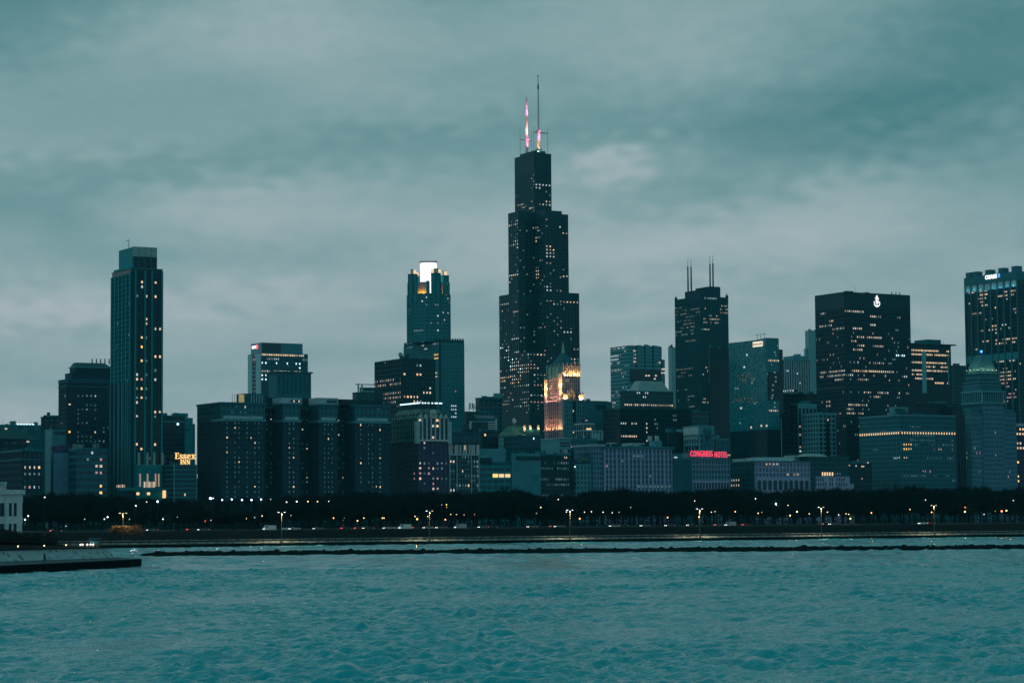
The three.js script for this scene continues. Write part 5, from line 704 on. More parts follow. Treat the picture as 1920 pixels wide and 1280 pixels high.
block('flat_block', 'lower pale apartment block with paired windows next to the striped one', 1570, [null, 1535, 1567, 776], { bay: 4, floor: 3.7, pier: 1.5, span: 1.5, frame: M.stone, core: M.glassBlack, D: 22, cap: 1, over: .3 }, (b) => { b.box('centre_slot', b.L * .42, b.L * .6, 0, b.H - 3, .1, .6, M.glassBlack); const q = b.at(1552, 787); b.box('lit_window', q.x - .6, q.x + .6, q.h - .6, q.h + .6, .6, .7, LIT.s); });
block('office_block', 'dark office block between the college tower and the pale striped block', 1750, [1460, 1468, 1534, 738], { bay: 2.4, floor: 3.9, pier: .4, span: 1.0, frame: M.iron, core: M.glassBlack, cap: .6, over: .2, share: .01, mix: 'soft' }, (b) => { b.lit(b.E, 1515, 735, 1530, 740, .3, 'w'); });
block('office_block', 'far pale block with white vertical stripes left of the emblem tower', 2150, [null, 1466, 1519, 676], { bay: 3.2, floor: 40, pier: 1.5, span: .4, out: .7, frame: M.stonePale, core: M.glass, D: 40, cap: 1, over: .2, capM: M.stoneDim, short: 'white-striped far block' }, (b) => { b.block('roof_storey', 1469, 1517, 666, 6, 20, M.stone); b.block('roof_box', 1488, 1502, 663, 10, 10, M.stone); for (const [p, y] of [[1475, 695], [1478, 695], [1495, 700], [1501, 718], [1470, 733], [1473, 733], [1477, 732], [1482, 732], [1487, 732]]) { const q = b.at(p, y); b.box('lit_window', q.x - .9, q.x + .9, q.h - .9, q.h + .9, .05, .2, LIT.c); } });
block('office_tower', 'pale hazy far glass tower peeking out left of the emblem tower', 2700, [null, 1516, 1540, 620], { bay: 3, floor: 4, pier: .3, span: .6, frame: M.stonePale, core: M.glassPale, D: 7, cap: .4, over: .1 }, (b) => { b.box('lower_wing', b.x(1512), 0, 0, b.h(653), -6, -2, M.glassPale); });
// --- broad dark tower with the white anchor emblem
{
  const B = block('office_tower', 'broad black office tower with white anchor emblem and many lit rows', 1650, [1529, 1583, 1706, 548], { bay: 2.15, floor: 3.75, pier: .55, span: .85, out: .5, frame: M.black, core: M.glassBlue, cap: .6, over: .15, capM: M.black, short: 'black emblem tower' }, (b) => {
    b.box('blank_top', -.55, b.L + .1, b.h(577), b.H - .1, -b.D + .1, .55, M.black);
    b.box('louvre_band', -.6, b.L + .2, b.h(728), b.h(723), -b.D + .1, .6, M.black);
    const a = b.block('roof_house', 1564, 1600, 543.5, 6, 30, M.black); b.block('roof_house', 1600, 1630, 546, 5, 26, M.black); b.block('roof_house', 1630, 1647, 549, 5, 22, M.iron); for (const p of [1673, 1681, 1688]) { const x = b.x(p, 4); b.box('roof_post', x, x + .6, b.H, b.H + 3.2, -5, -4.4, M.iron); }
    const rows = [['S', 1538, 582, 1560, 585, .4], ['E', 1584, 579, 1614, 582, .7], ['S', 1556, 599, 1562, 600, .9], ['E', 1608, 586, 1618, 590, .7], ['E', 1630, 590, 1655, 594, .5], ['E', 1584, 596, 1610, 600, .3], ['E', 1634, 598, 1688, 603, .4], ['S', 1536, 608, 1560, 617, .55], ['E', 1634, 606, 1696, 612, .55], ['S', 1564, 612, 1583, 616, .6], ['E', 1602, 612, 1624, 615, .9], ['E', 1584, 620, 1608, 623, .6], ['S', 1548, 624, 1562, 628, .7], ['E', 1610, 628, 1620, 632, .7], ['E', 1628, 631, 1653, 634, .9], ['S', 1552, 634, 1558, 650, .5], ['E', 1596, 636, 1604, 640, .8], ['E', 1584, 645, 1618, 650, .35], ['E', 1630, 648, 1655, 652, .5], ['E', 1584, 655, 1618, 658, .6], ['E', 1662, 656, 1700, 660, .6], ['E', 1584, 664, 1620, 690, .12], ['E', 1640, 680, 1690, 685, .5], ['S', 1540, 698, 1583, 703, .7], ['E', 1584, 694, 1600, 700, .7], ['E', 1604, 695, 1674, 700, .95], ['E', 1584, 704, 1600, 707, .6], ['E', 1610, 704, 1638, 708, .95], ['E', 1645, 704, 1700, 708, .4], ['S', 1546, 712, 1583, 717, .7], ['E', 1606, 711, 1636, 715, .6], ['E', 1658, 713, 1668, 717, .7], ['E', 1618, 730, 1645, 733, .5], ['E', 1663, 729, 1676, 733, .8], ['E', 1598, 737, 1636, 741, .5], ['E', 1646, 738, 1704, 742, .8], ['S', 1538, 748, 1560, 768, .4], ['E', 1574, 754, 1640, 766, .25], ['E', 1586, 770, 1618, 774, .8], ['E', 1640, 746, 1690, 749, .3]];
    for (const [f, x0, y0, x1, y1, s] of rows) { const mix = s >= .9 ? 'warm' : R() < .5 ? 'soft' : 'mixed'; b.lit(f === 'E' ? b.E : b.S, x0, (y0 + y1) / 2, x1, (y0 + y1) / 2, s * .9, mix, .7); }
    for (const g of [b.E, b.S]) for (let j = 2; j < g.nf - 8; j++) for (let i = 0; i < g.nb; i++) if (R() < .07) b.pane(g, i, j, 'ddm'[Math.floor(R() * 3)]);
    b.lit(b.E, 1681, 664, 1684, 666, 1, 'b'); b.lit(b.E, 1690, 664, 1696, 666, .8, 'b');
  });
  const c = B.at(1645, 565, -.8), s = thing('wall_emblem', 'glowing white anchor emblem with letter N high on the black tower', 'sign', gridPoint(B.w - .8, B.n0 + c.x, GY + c.h), A), white = glow(1, .97, .95, 1.3), k = B.at(1645, 555, -.8).h - c.h;
  const arc = new THREE.TorusGeometry(k * .66, k * .10, 6, 20, Math.PI * .86); arc.rotateZ(Math.PI + Math.PI * .07); const ar = add(s, 'anchor_arm', arc, white); ar.position.y = -k * .28; addBox(s, 'anchor_stock', [-k * .42, k * .42, k * .52, k * .68, -.1, .2], white); addBox(s, 'anchor_shank', [-k * .07, k * .07, -k * .85, k * .8, -.15, .05], white);
  const ring = add(s, 'anchor_ring', new THREE.TorusGeometry(k * .16, k * .07, 6, 12), white); ring.position.y = k * .92; words(s, 'N', serif, -k * .4, k * .4, -k * .38, k * .38, .1, white, .3);
  for (const q of [-1, 1]) { const f = add(s, 'anchor_fluke', new THREE.ConeGeometry(k * .2, k * .36, 3), white); f.position.set(q * k * .62, -k * .1, 0); }
}
block('office_tower', 'dark glass office tower with flat overhanging roof and bright lit floors', 1850, [null, 1709, 1783, 646], { bay: 2.0, floor: 4, pier: .3, span: .9, out: .35, frame: M.black, core: M.glassBlack, D: 40, cap: .5, over: .2, short: 'flat-roofed lit glass tower' }, (b) => {
  b.box('roof_plate', -3, b.x(1790, 0, 646), b.H + .5, b.H + 1.6, -44, 3, M.brickTeal); b.block('penthouse', 1715, 1765, 635, 8, 20, M.brickTeal, b.H + 1.5); b.box('pale_strip', b.x(1728), b.x(1736), b.h(736), b.h(658), 0, .55, M.glassPale); b.box('pale_strip', b.x(1776), b.x(1779), b.h(720), b.h(660), 0, .5, M.glassTeal);
  for (const [y, s, m] of [[663, .9, 'gold'], [665, .7, 'warm'], [679, .9, 'gold'], [696, .75, 'warm'], [687, .4, 'soft'], [711, .5, 'warm'], [702, .35, 'soft'], [719, .35, 'w']]) b.lit(b.E, y === 719 ? 1756 : 1712, y, y === 711 ? 1750 : 1778, y, s, m, .75);
});
block('office_block', 'narrow far block between the flat-roofed tower and the bank tower', 2150, [null, 1788, 1814, 686], { bay: 3, floor: 4, pier: 1.2, span: 1.4, frame: M.brickTeal, D: 7 }, (b) => { b.block('roof_box', 1792, 1800, 681, 1, 5, M.stoneDim); });
block('dark_block', 'unlit brick block in the gap left of the dome-topped stone tower', 1560, [null, 1786, 1813, 764], { bay: 3, floor: 3.8, pier: 1.4, span: 1.4, frame: M.brick, D: 30 });
block('dark_block', 'wide dark roof-cluttered block behind the lamp-lined office building', 1570, [1690, 1720, 1815, 757], { bay: 3, floor: 3.9, pier: 1.2, span: 1.3, frame: M.brick, core: M.glassBlack, share: .01, mix: 'soft' }, (b) => { b.block('roof_shed', 1750, 1772, 752, 6, 10, M.stoneDim); b.block('roof_shed', 1775, 1808, 760, -4, 4, M.stoneDim, b.H - 8); });
// --- bank tower with blue top
{
  const b = new Building('bank_tower', 'bank office tower with blue lit top recesses and CHASE sign, at the picture edge', 2000, 1809.5, 1908, 1960, 508);
  b.core(M.glassBlack); const H = b.H; const yTop = (px) => 0;
  const n = 8, bw = b.D / n; b.S = b.facade('S', 0, b.D, 0, H - 16, { bay: bw / 4, floor: 4.1, pier: .25, span: .9, out: .4, m2: M.black }, M.iron); b.E = b.facade('E', 0, b.L, 0, H - 16, { bay: 2.4, floor: 4.1, pier: .3, span: .9 }, M.iron);
  for (let i = 0; i <= n; i++) unitBox(b.g, 'broad_pier', b.place('S', 0, Math.max(0, i * bw - .8), Math.min(b.D, i * bw + .8), 0, H - 4, -.1, 1.3), M.stoneDim);
  b.box('top_band', -1.2, b.L, H - 9, H, -b.D, .2, M.stoneDim);
  for (let i = 0; i < n; i++) { // recesses lit by blue floods
    const a = i * bw; unitBox(b.g, 'recess_panel', b.place('S', 0, a + 1.4, a + bw - 1.4, H - 17, H - 9.5, .0, .3), M.roofPale); const l = new THREE.PointLight(new THREE.Color(.1, .55, .75), 26); l.position.set(-2.0, H - 15.5, -a - bw / 2); b.g.add(l); const m = add(b.g, 'flood_lamp', bulb, glow(.1, .5, .7, .6)); m.position.copy(l.position);
    if (i % 2 === 0 || i === 7) { unitBox(b.g, 'roof_bay', b.place('S', 0, a + .6, a + bw - 2, H, H + 6 + i * .0, -8, .2), M.stoneDim); } }
  const lv = []; for (let i = 0; i < n; i++) unitBox(b.g, 'vent_panel', b.place('S', 0, i * bw + 1.4, (i + 1) * bw - 1.4, b.h(670, 1850), b.h(657, 1850), .0, .75), M.panelTeal);
  for (const [x0, y0, x1, y1, s, m] of [[1815, 553, 1850, 556, .7, 'warm'], [1868, 548, 1905, 552, .8, 'warm'], [1884, 555, 1906, 588, .8, 'gold'], [1838, 566, 1870, 584, .6, 'warm'], [1818, 569, 1830, 571, .9, 's'], [1868, 568, 1880, 570, .9, 'w'], [1825, 580, 1840, 592, .5, 'soft'], [1816, 602, 1835, 605, .5, 'c'], [1840, 592, 1870, 615, .2, 'soft'], [1854, 617, 1900, 620, .9, 'warm'], [1868, 636, 1905, 640, .85, 'warm'], [1830, 645, 1870, 649, .4, 'soft'], [1868, 608, 1905, 614, .3, 'c'], [1868, 670, 1905, 676, .5, 'soft'], [1873, 690, 1905, 712, .5, 'soft'], [1880, 720, 1906, 755, .5, 'p'], [1822, 612, 1832, 618, .4, 'c'], [1818, 634, 1830, 640, .3, 'c'], [1874, 706, 1905, 708, .9, 'p']]) b.lit(b.S, x0, y0, x1, y1, s * .5, m === 'gold' ? 'warm' : m, .6);
  b.lit(b.E, 1908, 600, 1920, 760, .12, 's'); b.px0 = 1850; b.done('bank tower');
  const s = thing('wall_sign', 'glowing white CHASE sign with octagon logo on the bank tower roof', 'sign', gridPoint(b.w, b.n0, GY), A), f = new THREE.Group(); f.name = 'sign_face'; f.rotation.y = -Math.PI / 2; f.position.x = -1.6; s.add(f);
  const q = (p, y) => { const c = onNorth(p, y, b.n0 - 1.6); return [-(c.w - b.w), c.y - GY]; }, [x0, y0] = q(1848.5, 524), [x1] = q(1870, 522), y1 = q(1848.5, 516.5)[1]; words(f, 'CHASE', sans, x0, x1, y0, y1, 0, glow(1, .97, .98, 1.9), .4);
  const [o0] = q(1871.5, 520), [o1] = q(1876.5, 520), rr = (o1 - o0) / 2, og = new THREE.TorusGeometry(1, .34, 4, 4); og.rotateZ(Math.PI / 4); const oc = add(f, 'octagon_logo', og, glow(.12, .45, 1, 1.6)); oc.position.set((o0 + o1) / 2, (y0 + y1) / 2 + .3, .2); oc.scale.set(rr * .8, (y1 - y0) * .42, 1);
  addBox(f, 'sign_backing', [x0 - 2, o1 + 2, y0 - 1.2, y1 + 1.2, -.6, -.2], M.stoneDim);
}
// --- dome-topped stone tower with blue beacon
{
  const b = new Building('dome_tower', 'stone tower with a stepped beehive dome, warm dome lamps and blue beacon', 1475, 1811, 1822, 1905, 774);
  b.core(M.glass); const H = b.H, s = { bay: 1.75, floor: 3.8, pier: .85, span: 1.35, out: .5 };
  b.E = b.facade('E', 0, b.L, 0, H, s, M.stoneBlue); b.S = b.facade('S', 0, b.D, 0, H, s, M.stone);
  b.box('cornice', -.8, b.L + .8, H, H + 1, -b.D - .8, .8, M.stoneDim); b.box('attic', .4, b.L - .4, H + 1, b.h(766), -b.D, -1, M.stoneDim);
  for (const [p, q] of [[1823, 1840], [1885, 1900]]) { b.box('band_course', b.x(p), b.x(q), b.h(807), b.h(806), 0, 1, M.stoneDim); for (let i = 0; i < 5; i++) { const x = lerp(b.x(p) + 1, b.x(q) - 1, i / 4); unitBox(b.g, 'loggia_column', [x - .3, x + .3, b.h(802), b.h(790), 0, .95], M.stone); } }
  const tx0 = b.x(1841, 0, 755), tx1 = b.x(1880.5, 0, 755), yT = b.h(731), zB = -(tx1 - tx0), a0 = 0;
  b.box('tower_shaft', tx0, tx1, H, yT, zB, .9, M.glass); const tE = b.facade('E', tx0, tx1, H - 40, b.h(755), { ...s, off: .9 }, M.stoneBlue), tS = b.facade('S', -.8, -zB, H, b.h(755), { ...s, off: tx0 }, M.stoneDim);
  b.box('tower_front', tx0, tx1, 0, H, 0, .9, M.glass); b.facade('E', tx0, tx1, 0, H - 40.1, { ...s, off: .9 }, M.stoneBlue);
  const y1 = b.h(755), y2 = b.h(735); b.box('balcony', tx0 - 1.2, tx1 + 1.2, y1 - .5, y1 + .8, zB - 1, 2.2, M.stone); for (let i = 0; i < 11; i++) { const x = lerp(tx0, tx1, i / 10), z = lerp(zB, .9, i / 10); unitBox(b.g, 'loggia_column', [x - .42, x + .42, y1 + .8, y2, .8, 1.6], i % 10 ? M.stone : M.stonePale); unitBox(b.g, 'loggia_column', [tx0 - .6, tx0 + .2, y1 + .8, y2, z - .42, z + .42], M.stone); } b.box('balcony', tx0 - 1.4, tx1 + 1.4, y2, y2 + 1.4, zB - 1.2, 2.4, M.stone);
  const cx = (tx0 + tx1) / 2 - .6, cz = (zB + .9) / 2, w1 = (tx1 - tx0) / 2; let y = y2 + 1.4; const lv = [[.98, 723], [.94, 717], [.84, 709], [.78, 700], [.72, 696]];
  for (const [k, py] of lv) { const yy = b.h(py, 1860, 8), r = w1 * k; b.box('stage', cx - r, cx + r, y, yy, cz - r, cz + r, M.stoneDim); b.box('stage_cornice', cx - r - .6, cx + r + .6, yy - .5, yy, cz - r - .6, cz + r + .6, M.stone); if (k > .74 && k < .97) for (let i = 0; i < 8; i++) { const t = lerp(-r + .8, r - .8, i / 7); unitBox(b.g, 'stage_window', [cx + t - .4, cx + t + .4, y + .4, yy - .9, cz + r, cz + r + .1], M.glassBlack); unitBox(b.g, 'stage_window', [cx - r - .1, cx - r, y + .4, yy - .9, cz + t - .4, cz + t + .4], M.glassBlack); } y = yy; }
  const yA = b.h(666, 1855, 10); for (let k = 0; k < 8; k++) { const f0 = k / 8, r = w1 * .68 * Math.cos(f0 * 1.35), ya = lerp(y, yA, f0), yb = lerp(y, yA, (k + 1) / 8); b.box('dome_step', cx - r, cx + r, ya, yb - .25, cz - r, cz + r, M.stone); b.box('dome_step', cx - r + .5, cx + r - .5, yb - .25, yb, cz - r + .5, cz + r - .5, M.stoneDim); }
  for (let i = 0; i < 4; i++) { const t = lerp(-1, 1, i / 3) * w1 * .6; floodlight(b.g, cx + t, y + .7, cz + w1 * .9, .95, .85, .45, 9, 5); floodlight(b.g, cx - w1 * .9, y + .7, cz + t, .95, .8, .4, 9, 5); }
  tube(b.g, 'beacon_post', .5, .4, yA, b.h(661, 1852, 10), cx, cz, M.iron); const be = add(b.g, 'beacon_light', new THREE.SphereGeometry(1.0, 12, 8), glow(.06, .3, 1, 3)); be.position.set(cx, b.h(659, 1850, 10), cz); const bl = new THREE.PointLight(new THREE.Color(.1, .35, 1), 60); bl.position.set(cx, b.h(659, 1850, 10), cz + 1.6); b.g.add(bl);
  for (const [g, x, yy, k] of [[b.E, 1884, 802, 'c'], [tE, 1868, 811, 'c'], [b.E, 1829, 845, 'c'], [b.E, 1832, 852, 'p'], [b.E, 1838, 852, 'p'], [tE, 1868, 852, 's'], [tE, 1868, 869, 'c'], [b.E, 1886, 884, 'p'], [b.E, 1891, 894, 's'], [b.S, 1815, 862, 's'], [b.E, 1834, 884, 'd'], [b.E, 1838, 884, 'd'], [b.E, 1893, 884, 'p'], [b.S, 1813, 853, 'p']]) { const [i, j] = b.cellOf(g, x, yy); b.pane(g, Math.floor(i), Math.floor(j), k); }
  b.done('dome-topped stone tower');
}
block('dark_block', 'dark corner building with orange lit floors at the right edge of the picture', 1475, [null, 1905.5, 1990, 801], { bay: 3, floor: 3.8, pier: .7, span: 1.0, frame: M.brickViolet, core: M.glassBlack, D: 30, cap: 1, over: .3 }, (b) => { b.lit(b.E, 1906, 807, 1925, 812, .9, 'w'); b.lit(b.E, 1906, 829, 1925, 831, .8, 's'); b.lit(b.E, 1906, 838, 1925, 840, .95, 'orange'); b.lit(b.E, 1906, 865, 1912, 867, 1, 'o'); b.lit(b.E, 1908, 898, 1912, 900, 1, 'o'); b.box('pale_roof', -1, b.L, b.H + 1, b.h(793), -14, -2, M.roofPale); });
// --- lamp-lined office building
block('office_building', 'broad teal stone office building with a line of yellow lamps under its top storeys', 1475, [1612, 1688, 1791.5, 779], { bay: 2.35, floor: 3.55, pier: 1.15, span: 1.55, frame: M.stoneDim, core: M.glass, cap: 1, over: .7, capM: M.stoneBlue, short: 'lamp-lined office building' }, (b) => {
  const yL = b.h(811); b.box('lamp_cornice', -.8, b.L + .4, yL + .9, yL + 1.6, -b.D, .9, M.stoneBlue);
  for (let i = 0; i < 21; i++) { const x = (i + .5) * b.L / 21; const o = unitBox(b.g, 'cornice_lamp', [x - .36, x + .36, yL - .9, yL + .7, .45, .85], LIT.w); } for (let i = 0; i < 18; i++) { const a = (i + .5) * b.D / 18; unitBox(b.g, 'cornice_lamp', [-.85, -.45, yL - .9, yL + .7, -a - .45, -a + .45], LIT.w); }
  b.lit(b.E, 1697, 837, 1710, 839, .9, 'orange'); b.lit(b.E, 1694, 856, 1702, 858, .9, 's'); b.lit(b.S, 1676, 856, 1688, 858, .8, 'c'); b.lit(b.E, 1730, 882, 1756, 884, .8, 'p'); b.lit(b.E, 1755, 822, 1790, 900, .12, 'blind'); b.lit(b.E, 1708, 818, 1750, 822, .7, 'blind'); b.lit(b.E, 1692, 836, 1788, 840, .5, 'blind'); b.lit(b.E, 1692, 855, 1788, 857, .5, 'blind'); b.lit(b.E, 1692, 890, 1780, 893, .5, 'blind'); b.lit(b.E, 1708, 800, 1725, 803, .7, 'blind'); b.lit(b.S, 1640, 838, 1660, 842, .4, 'blind'); b.lit(b.E, 1757, 846, 1766, 848, .7, 'p'); b.lit(b.S, 1650, 793, 1660, 822, .3, 'p');
  b.block('roof_frame_post', 1675, 1679, 763.5, 6, 5, M.stone); b.block('roof_frame_post', 1697, 1703, 763.5, 6, 5, M.stone); b.box('roof_frame_beam', b.x(1675, 6, 764), b.x(1703, 6, 764), b.h(766.5, 1690, 6), b.h(763, 1690, 6), -11.2, -5.9, M.stone); b.box('roof_house', b.x(1679, 8), b.x(1697, 8), b.H, b.h(768), -14, -8, M.stoneDim);
});
block('dark_block', 'low dark house with roof lights left of the lamp-lined office building', 1478, [null, 1592, 1634, 870], { bay: 3, floor: 3.7, pier: 1.4, span: 1.4, frame: M.brickBlue, core: M.glassBlack, D: 26 }, (b) => { b.box('roof_rail', 0, b.L, b.H + 1, b.H + 1.3, -2, -1.7, M.stone); for (const [p, y, k] of [[1592, 872, 's'], [1605, 873, 'c'], [1616, 874, 'w'], [1619, 874, 's'], [1627, 867, 's'], [1616, 897, 'p']]) { const q = b.at(p, y); b.box('lit_window', q.x - .5, q.x + .5, q.h - .6, q.h + .4, .5, .7, LIT[k]); } });

const ORD = ['first', 'second', 'third', 'fourth', 'fifth', 'sixth', 'seventh', 'eighth', 'ninth', 'tenth', 'eleventh', 'last'];

// ------------------------------------------------------------------ park trees
M.bark = soil(.006, .020, .023); M.twig = soil(.006, .024, .028);
function makeTree(seed, low = .24) { // a bare crown of unit height: trunk with limbs, and branches ending in sprays of twigs
  const r = rng(seed), trunk = [], crown = [], tw = [], up = new THREE.Vector3(0, 1, 0), q = new THREE.Quaternion();
  const limb = (list, p, d, len, r0, r1, sides) => { const g = new THREE.CylinderGeometry(r1, r0, len, sides, 1, true); g.translate(0, len / 2, 0); g.applyQuaternion(q.setFromUnitVectors(up, d)); g.translate(p.x, p.y, p.z); list.push(g); return p.clone().addScaledVector(d, len); };
  const grow = (p, d, len, rad, lev) => {
    const e = limb(lev < 2 ? trunk : crown, p, d, len, rad, rad * .66, lev < 2 ? 6 : 4);
    if (lev >= 4) { for (let i = 0; i < 26; i++) { const t = new THREE.Vector3(r() - .5, r() - .32, r() - .5).normalize().multiplyScalar(.045 + .06 * r()), s = p.clone().lerp(e, .1 + r()), w = new THREE.Vector3(r() - .5, r() - .5, r() - .5).normalize().multiplyScalar(.0042 + .004 * r()); const m = s.clone().addScaledVector(t, .5); tw.push(s.x - w.x, s.y - w.y, s.z - w.z, s.x + w.x, s.y + w.y, s.z + w.z, s.x + t.x, s.y + t.y, s.z + t.z); const t2 = t.clone().add(w.clone().multiplyScalar(6)); tw.push(m.x, m.y, m.z, m.x + w.x, m.y + w.y, m.z + w.z, s.x + t2.x, s.y + t2.y, s.z + t2.z); } return; }
    const n = lev === 0 ? 5 : 3 + (r() < .45 ? 1 : 0);
    for (let i = 0; i < n; i++) { const a = i / n * 6.283 + r() * 1.3, tilt = (lev === 0 ? .5 : .62) + r() * .45, nd = new THREE.Vector3(Math.cos(a) * Math.sin(tilt), Math.cos(tilt), Math.sin(a) * Math.sin(tilt)); nd.applyQuaternion(new THREE.Quaternion().setFromUnitVectors(up, d)); nd.y += .10; nd.normalize(); grow(p.clone().lerp(e, lev ? .55 + .45 * r() : .8 + .2 * r()), nd, len * (lev === 0 ? .95 : .70) * (.75 + .45 * r()), rad * .6, lev + 1); }
  };
  grow(new THREE.Vector3(0, 0, 0), up, low, .017, 0);
  const tg = new THREE.BufferGeometry(); tg.setAttribute('position', new THREE.Float32BufferAttribute(tw, 3)); tg.computeVertexNormals();
  const cg = mergeGeometries(crown.map((g) => g.toNonIndexed())); cg.deleteAttribute('uv'); const all = mergeGeometries([cg, tg]), tr = mergeGeometries(trunk.map((g) => g.toNonIndexed()));
  all.computeBoundingBox(); const k = 1 / all.boundingBox.max.y; all.scale(k, k, k); tr.scale(k, k, k); return { tr, all };
}
const TREES = [101, 202, 303, 404, 505, 606].map((s, i) => makeTree(s, .2 + .03 * (i % 3)));
function tree(kind, pos, h, wide, turn, label, group, name = 'bare_tree') {
  const o = thing(name, label, 'tree', pos, turn, group), t = TREES[kind % TREES.length]; o.scale.set(h * wide, h, h * wide);
  add(o, 'trunk', t.tr, M.bark); add(o, 'crown', t.all, M.twig); return o;
}
towers.sort((a, b) => a[0] - b[0]);
const before = (px) => towers.reduce((m, t) => Math.abs(t[0] + 15 - px) < Math.abs(m[0] + 15 - px) ? t : m)[1];
{
  const profile = [[-150, 930], [40, 928], [120, 922], [210, 926], [300, 934], [380, 936], [470, 938], [560, 930], [640, 920], [760, 918], [830, 926], [880, 918], [930, 910], [985, 915], [1010, 926], [1060, 930], [1090, 918], [1160, 908], [1215, 918], [1260, 914], [1310, 904], [1370, 908], [1420, 916], [1470, 922], [1500, 912], [1560, 910], [1620, 912], [1680, 902], [1750, 896], [1840, 902], [1890, 906], [1960, 912], [2080, 905]];
  const topAt = (px) => { for (let i = 1; i < profile.length; i++) if (px <= profile[i][0]) { const a = profile[i - 1], b = profile[i]; return lerp(a[1], b[1], (px - a[0]) / (b[0] - a[0])); } return 910; };
  const r = rng(909), nth = {}; let n = 0;
  for (const [w, step, drop, word] of [[958, 21, 9, 'front row'], [1060, 21, 3, 'middle row'], [1190, 22, 0, 'back row']]) for (let px = -60; px < 1990; px += step * (.7 + .6 * r())) {
    const ww = w + (r() - .5) * 46, y = topAt(px) + drop + r() * r() * 36 - 12, c = onWest(px, y, ww), h = clamp(c.y - GY, 6, 22); if (px < 60 && w < 1000) continue;
    const key = word + before(px); nth[key] = (nth[key] ?? 0) + 1;
    tree(n++, gridPoint(ww, c.n, GY - .1), h, .95 + .4 * r(), r() * 6.28, `bare tree, ${word}, ${ORD[Math.min(nth[key], 12) - 1]} from south before the ${before(px)}`, `bare park trees, ${word} before the ${before(px)}`);
  }
  // dense shrubs that close the foot of the wood
  const shrub = [], rr = rng(44); for (let i = 0; i < 16000; i++) { const px = -80 + rr() * 2080, c = onWest(px, 985, 1000 + rr() * 60), x = rr() * 4.2 * rr(); const p = gridPoint(1000 + rr() * 60, c.n, GY + x), s = .35 + .5 * rr(), a = rr() * 6.28; shrub.push(p.x, p.y, p.z, p.x + Math.cos(a) * s, p.y + s * (rr() - .2), p.z + Math.sin(a) * s, p.x - Math.sin(a) * s * .5, p.y + s * rr(), p.z + Math.cos(a) * s * .5); }
  for (let i = 0; i < 30000; i++) { const w = 1300 + rr() * 90, c = onWest(-80 + rr() * 2080, 985, w), p = gridPoint(w, c.n, GY + 9.5 * rr()), s = .5 + .7 * rr(), a = rr() * 6.28; shrub.push(p.x, p.y, p.z, p.x + Math.cos(a) * s, p.y + s * (rr() - .2), p.z + Math.sin(a) * s, p.x - Math.sin(a) * s * .6, p.y + s * rr(), p.z + Math.cos(a) * s * .6); }
  const g = new THREE.BufferGeometry(); g.setAttribute('position', new THREE.Float32BufferAttribute(shrub, 3)); g.computeVertexNormals(); const u = add(scene, 'undergrowth', g, M.twig); tag(u, 'dark undergrowth along the foot of the park trees', 'undergrowth', null, 'stuff');
}
// ------------------------------------------------------------------ lamps along the shore path
const headGeo = (() => { const g = new THREE.SphereGeometry(.55, 12, 6, 0, 6.283, 0, Math.PI / 2); g.scale(1, .5, .6); return g; })(), lensGeo = new THREE.BoxGeometry(.62, .12, .4);
const HEAD = { warm: [1, .78, .42], blue: [.62, .74, 1] };
[[230, 961.5, 'warm', 'warm'], [527.5, 960, 'blue', 'blue'], [805, 957.5, 'blue', 'warm'], [1068.5, 956, 'blue', 'blue'], [1312, 953.5, 'blue', 'blue'], [1540, 950.5, 'blue', 'warm'], [1751.5, 947, 'warm', 'warm']].forEach(([px, py, c0, c1], i) => {
  const W = i ? SHORE + 3.5 : SHORE + 18, c = onWest(px, py, W), y0 = i ? 1.34 : 2.9, base = gridPoint(W, c.n, y0), H = c.y - y0;
  const o = thing('path_lamp', `tall twin-headed path lamp, ${ORD[i]} of seven along the shore from the south`, 'street lamp', base, A, 'tall twin-headed lamps along the shore path');
  tube(o, 'pole', .16, .10, 0, H, 0, 0, mat(.09, .085, .05, .8), 8); addBox(o, 'base', [-.3, .3, 0, .6, -.3, .3], M.pole); unitBox(o, 'arm', [-1.5, 1.5, H - .08, H + .06, -.06, .06], M.pole); tube(o, 'sign_collar', .5, .5, H * .45, H * .47, 0, 0, M.pole, 8);
  [[-1.3, c0], [1.3, c1]].forEach(([x, k]) => { const h = add(o, 'lamp_head', headGeo, M.pole); h.position.set(x, H, 0); const l = add(h, 'lens', lensGeo, glow(...HEAD[k], i === 6 ? 3 : k === 'blue' ? 5.5 : 2.6)); l.position.y = -.05; });
  const s = new THREE.SpotLight(new THREE.Color(1, .78, .48), i ? 1200 : 500, 0, 1.2, .5, 2); s.position.set(0, H - .3, .4); s.target.position.set(0, 0, i ? 2.6 : -1.5); s.castShadow = true; s.shadow.radius = 12; o.add(s, s.target);
  const pl = new THREE.PointLight(new THREE.Color(1, .72, .3), 1.6); pl.position.set(0, H - 1.0, .8); pl.shadow.radius = 5; o.add(pl);
});
// bare tree under the southern lamp; lamplight partly put into its orange crown colour
{ const c = onWest(230, 1003, SHORE + 19.5); const t = tree(1, gridPoint(SHORE + 19.5, c.n, 2.9), 6.8, 2.3, .4, 'spreading bare tree under a lamp, its orange glow partly painted into the crown', null, 'spreading_tree'); t.children[1].material = new THREE.MeshStandardMaterial({ color: new THREE.Color(.13, .075, .035), roughness: 1, side: THREE.DoubleSide }); }
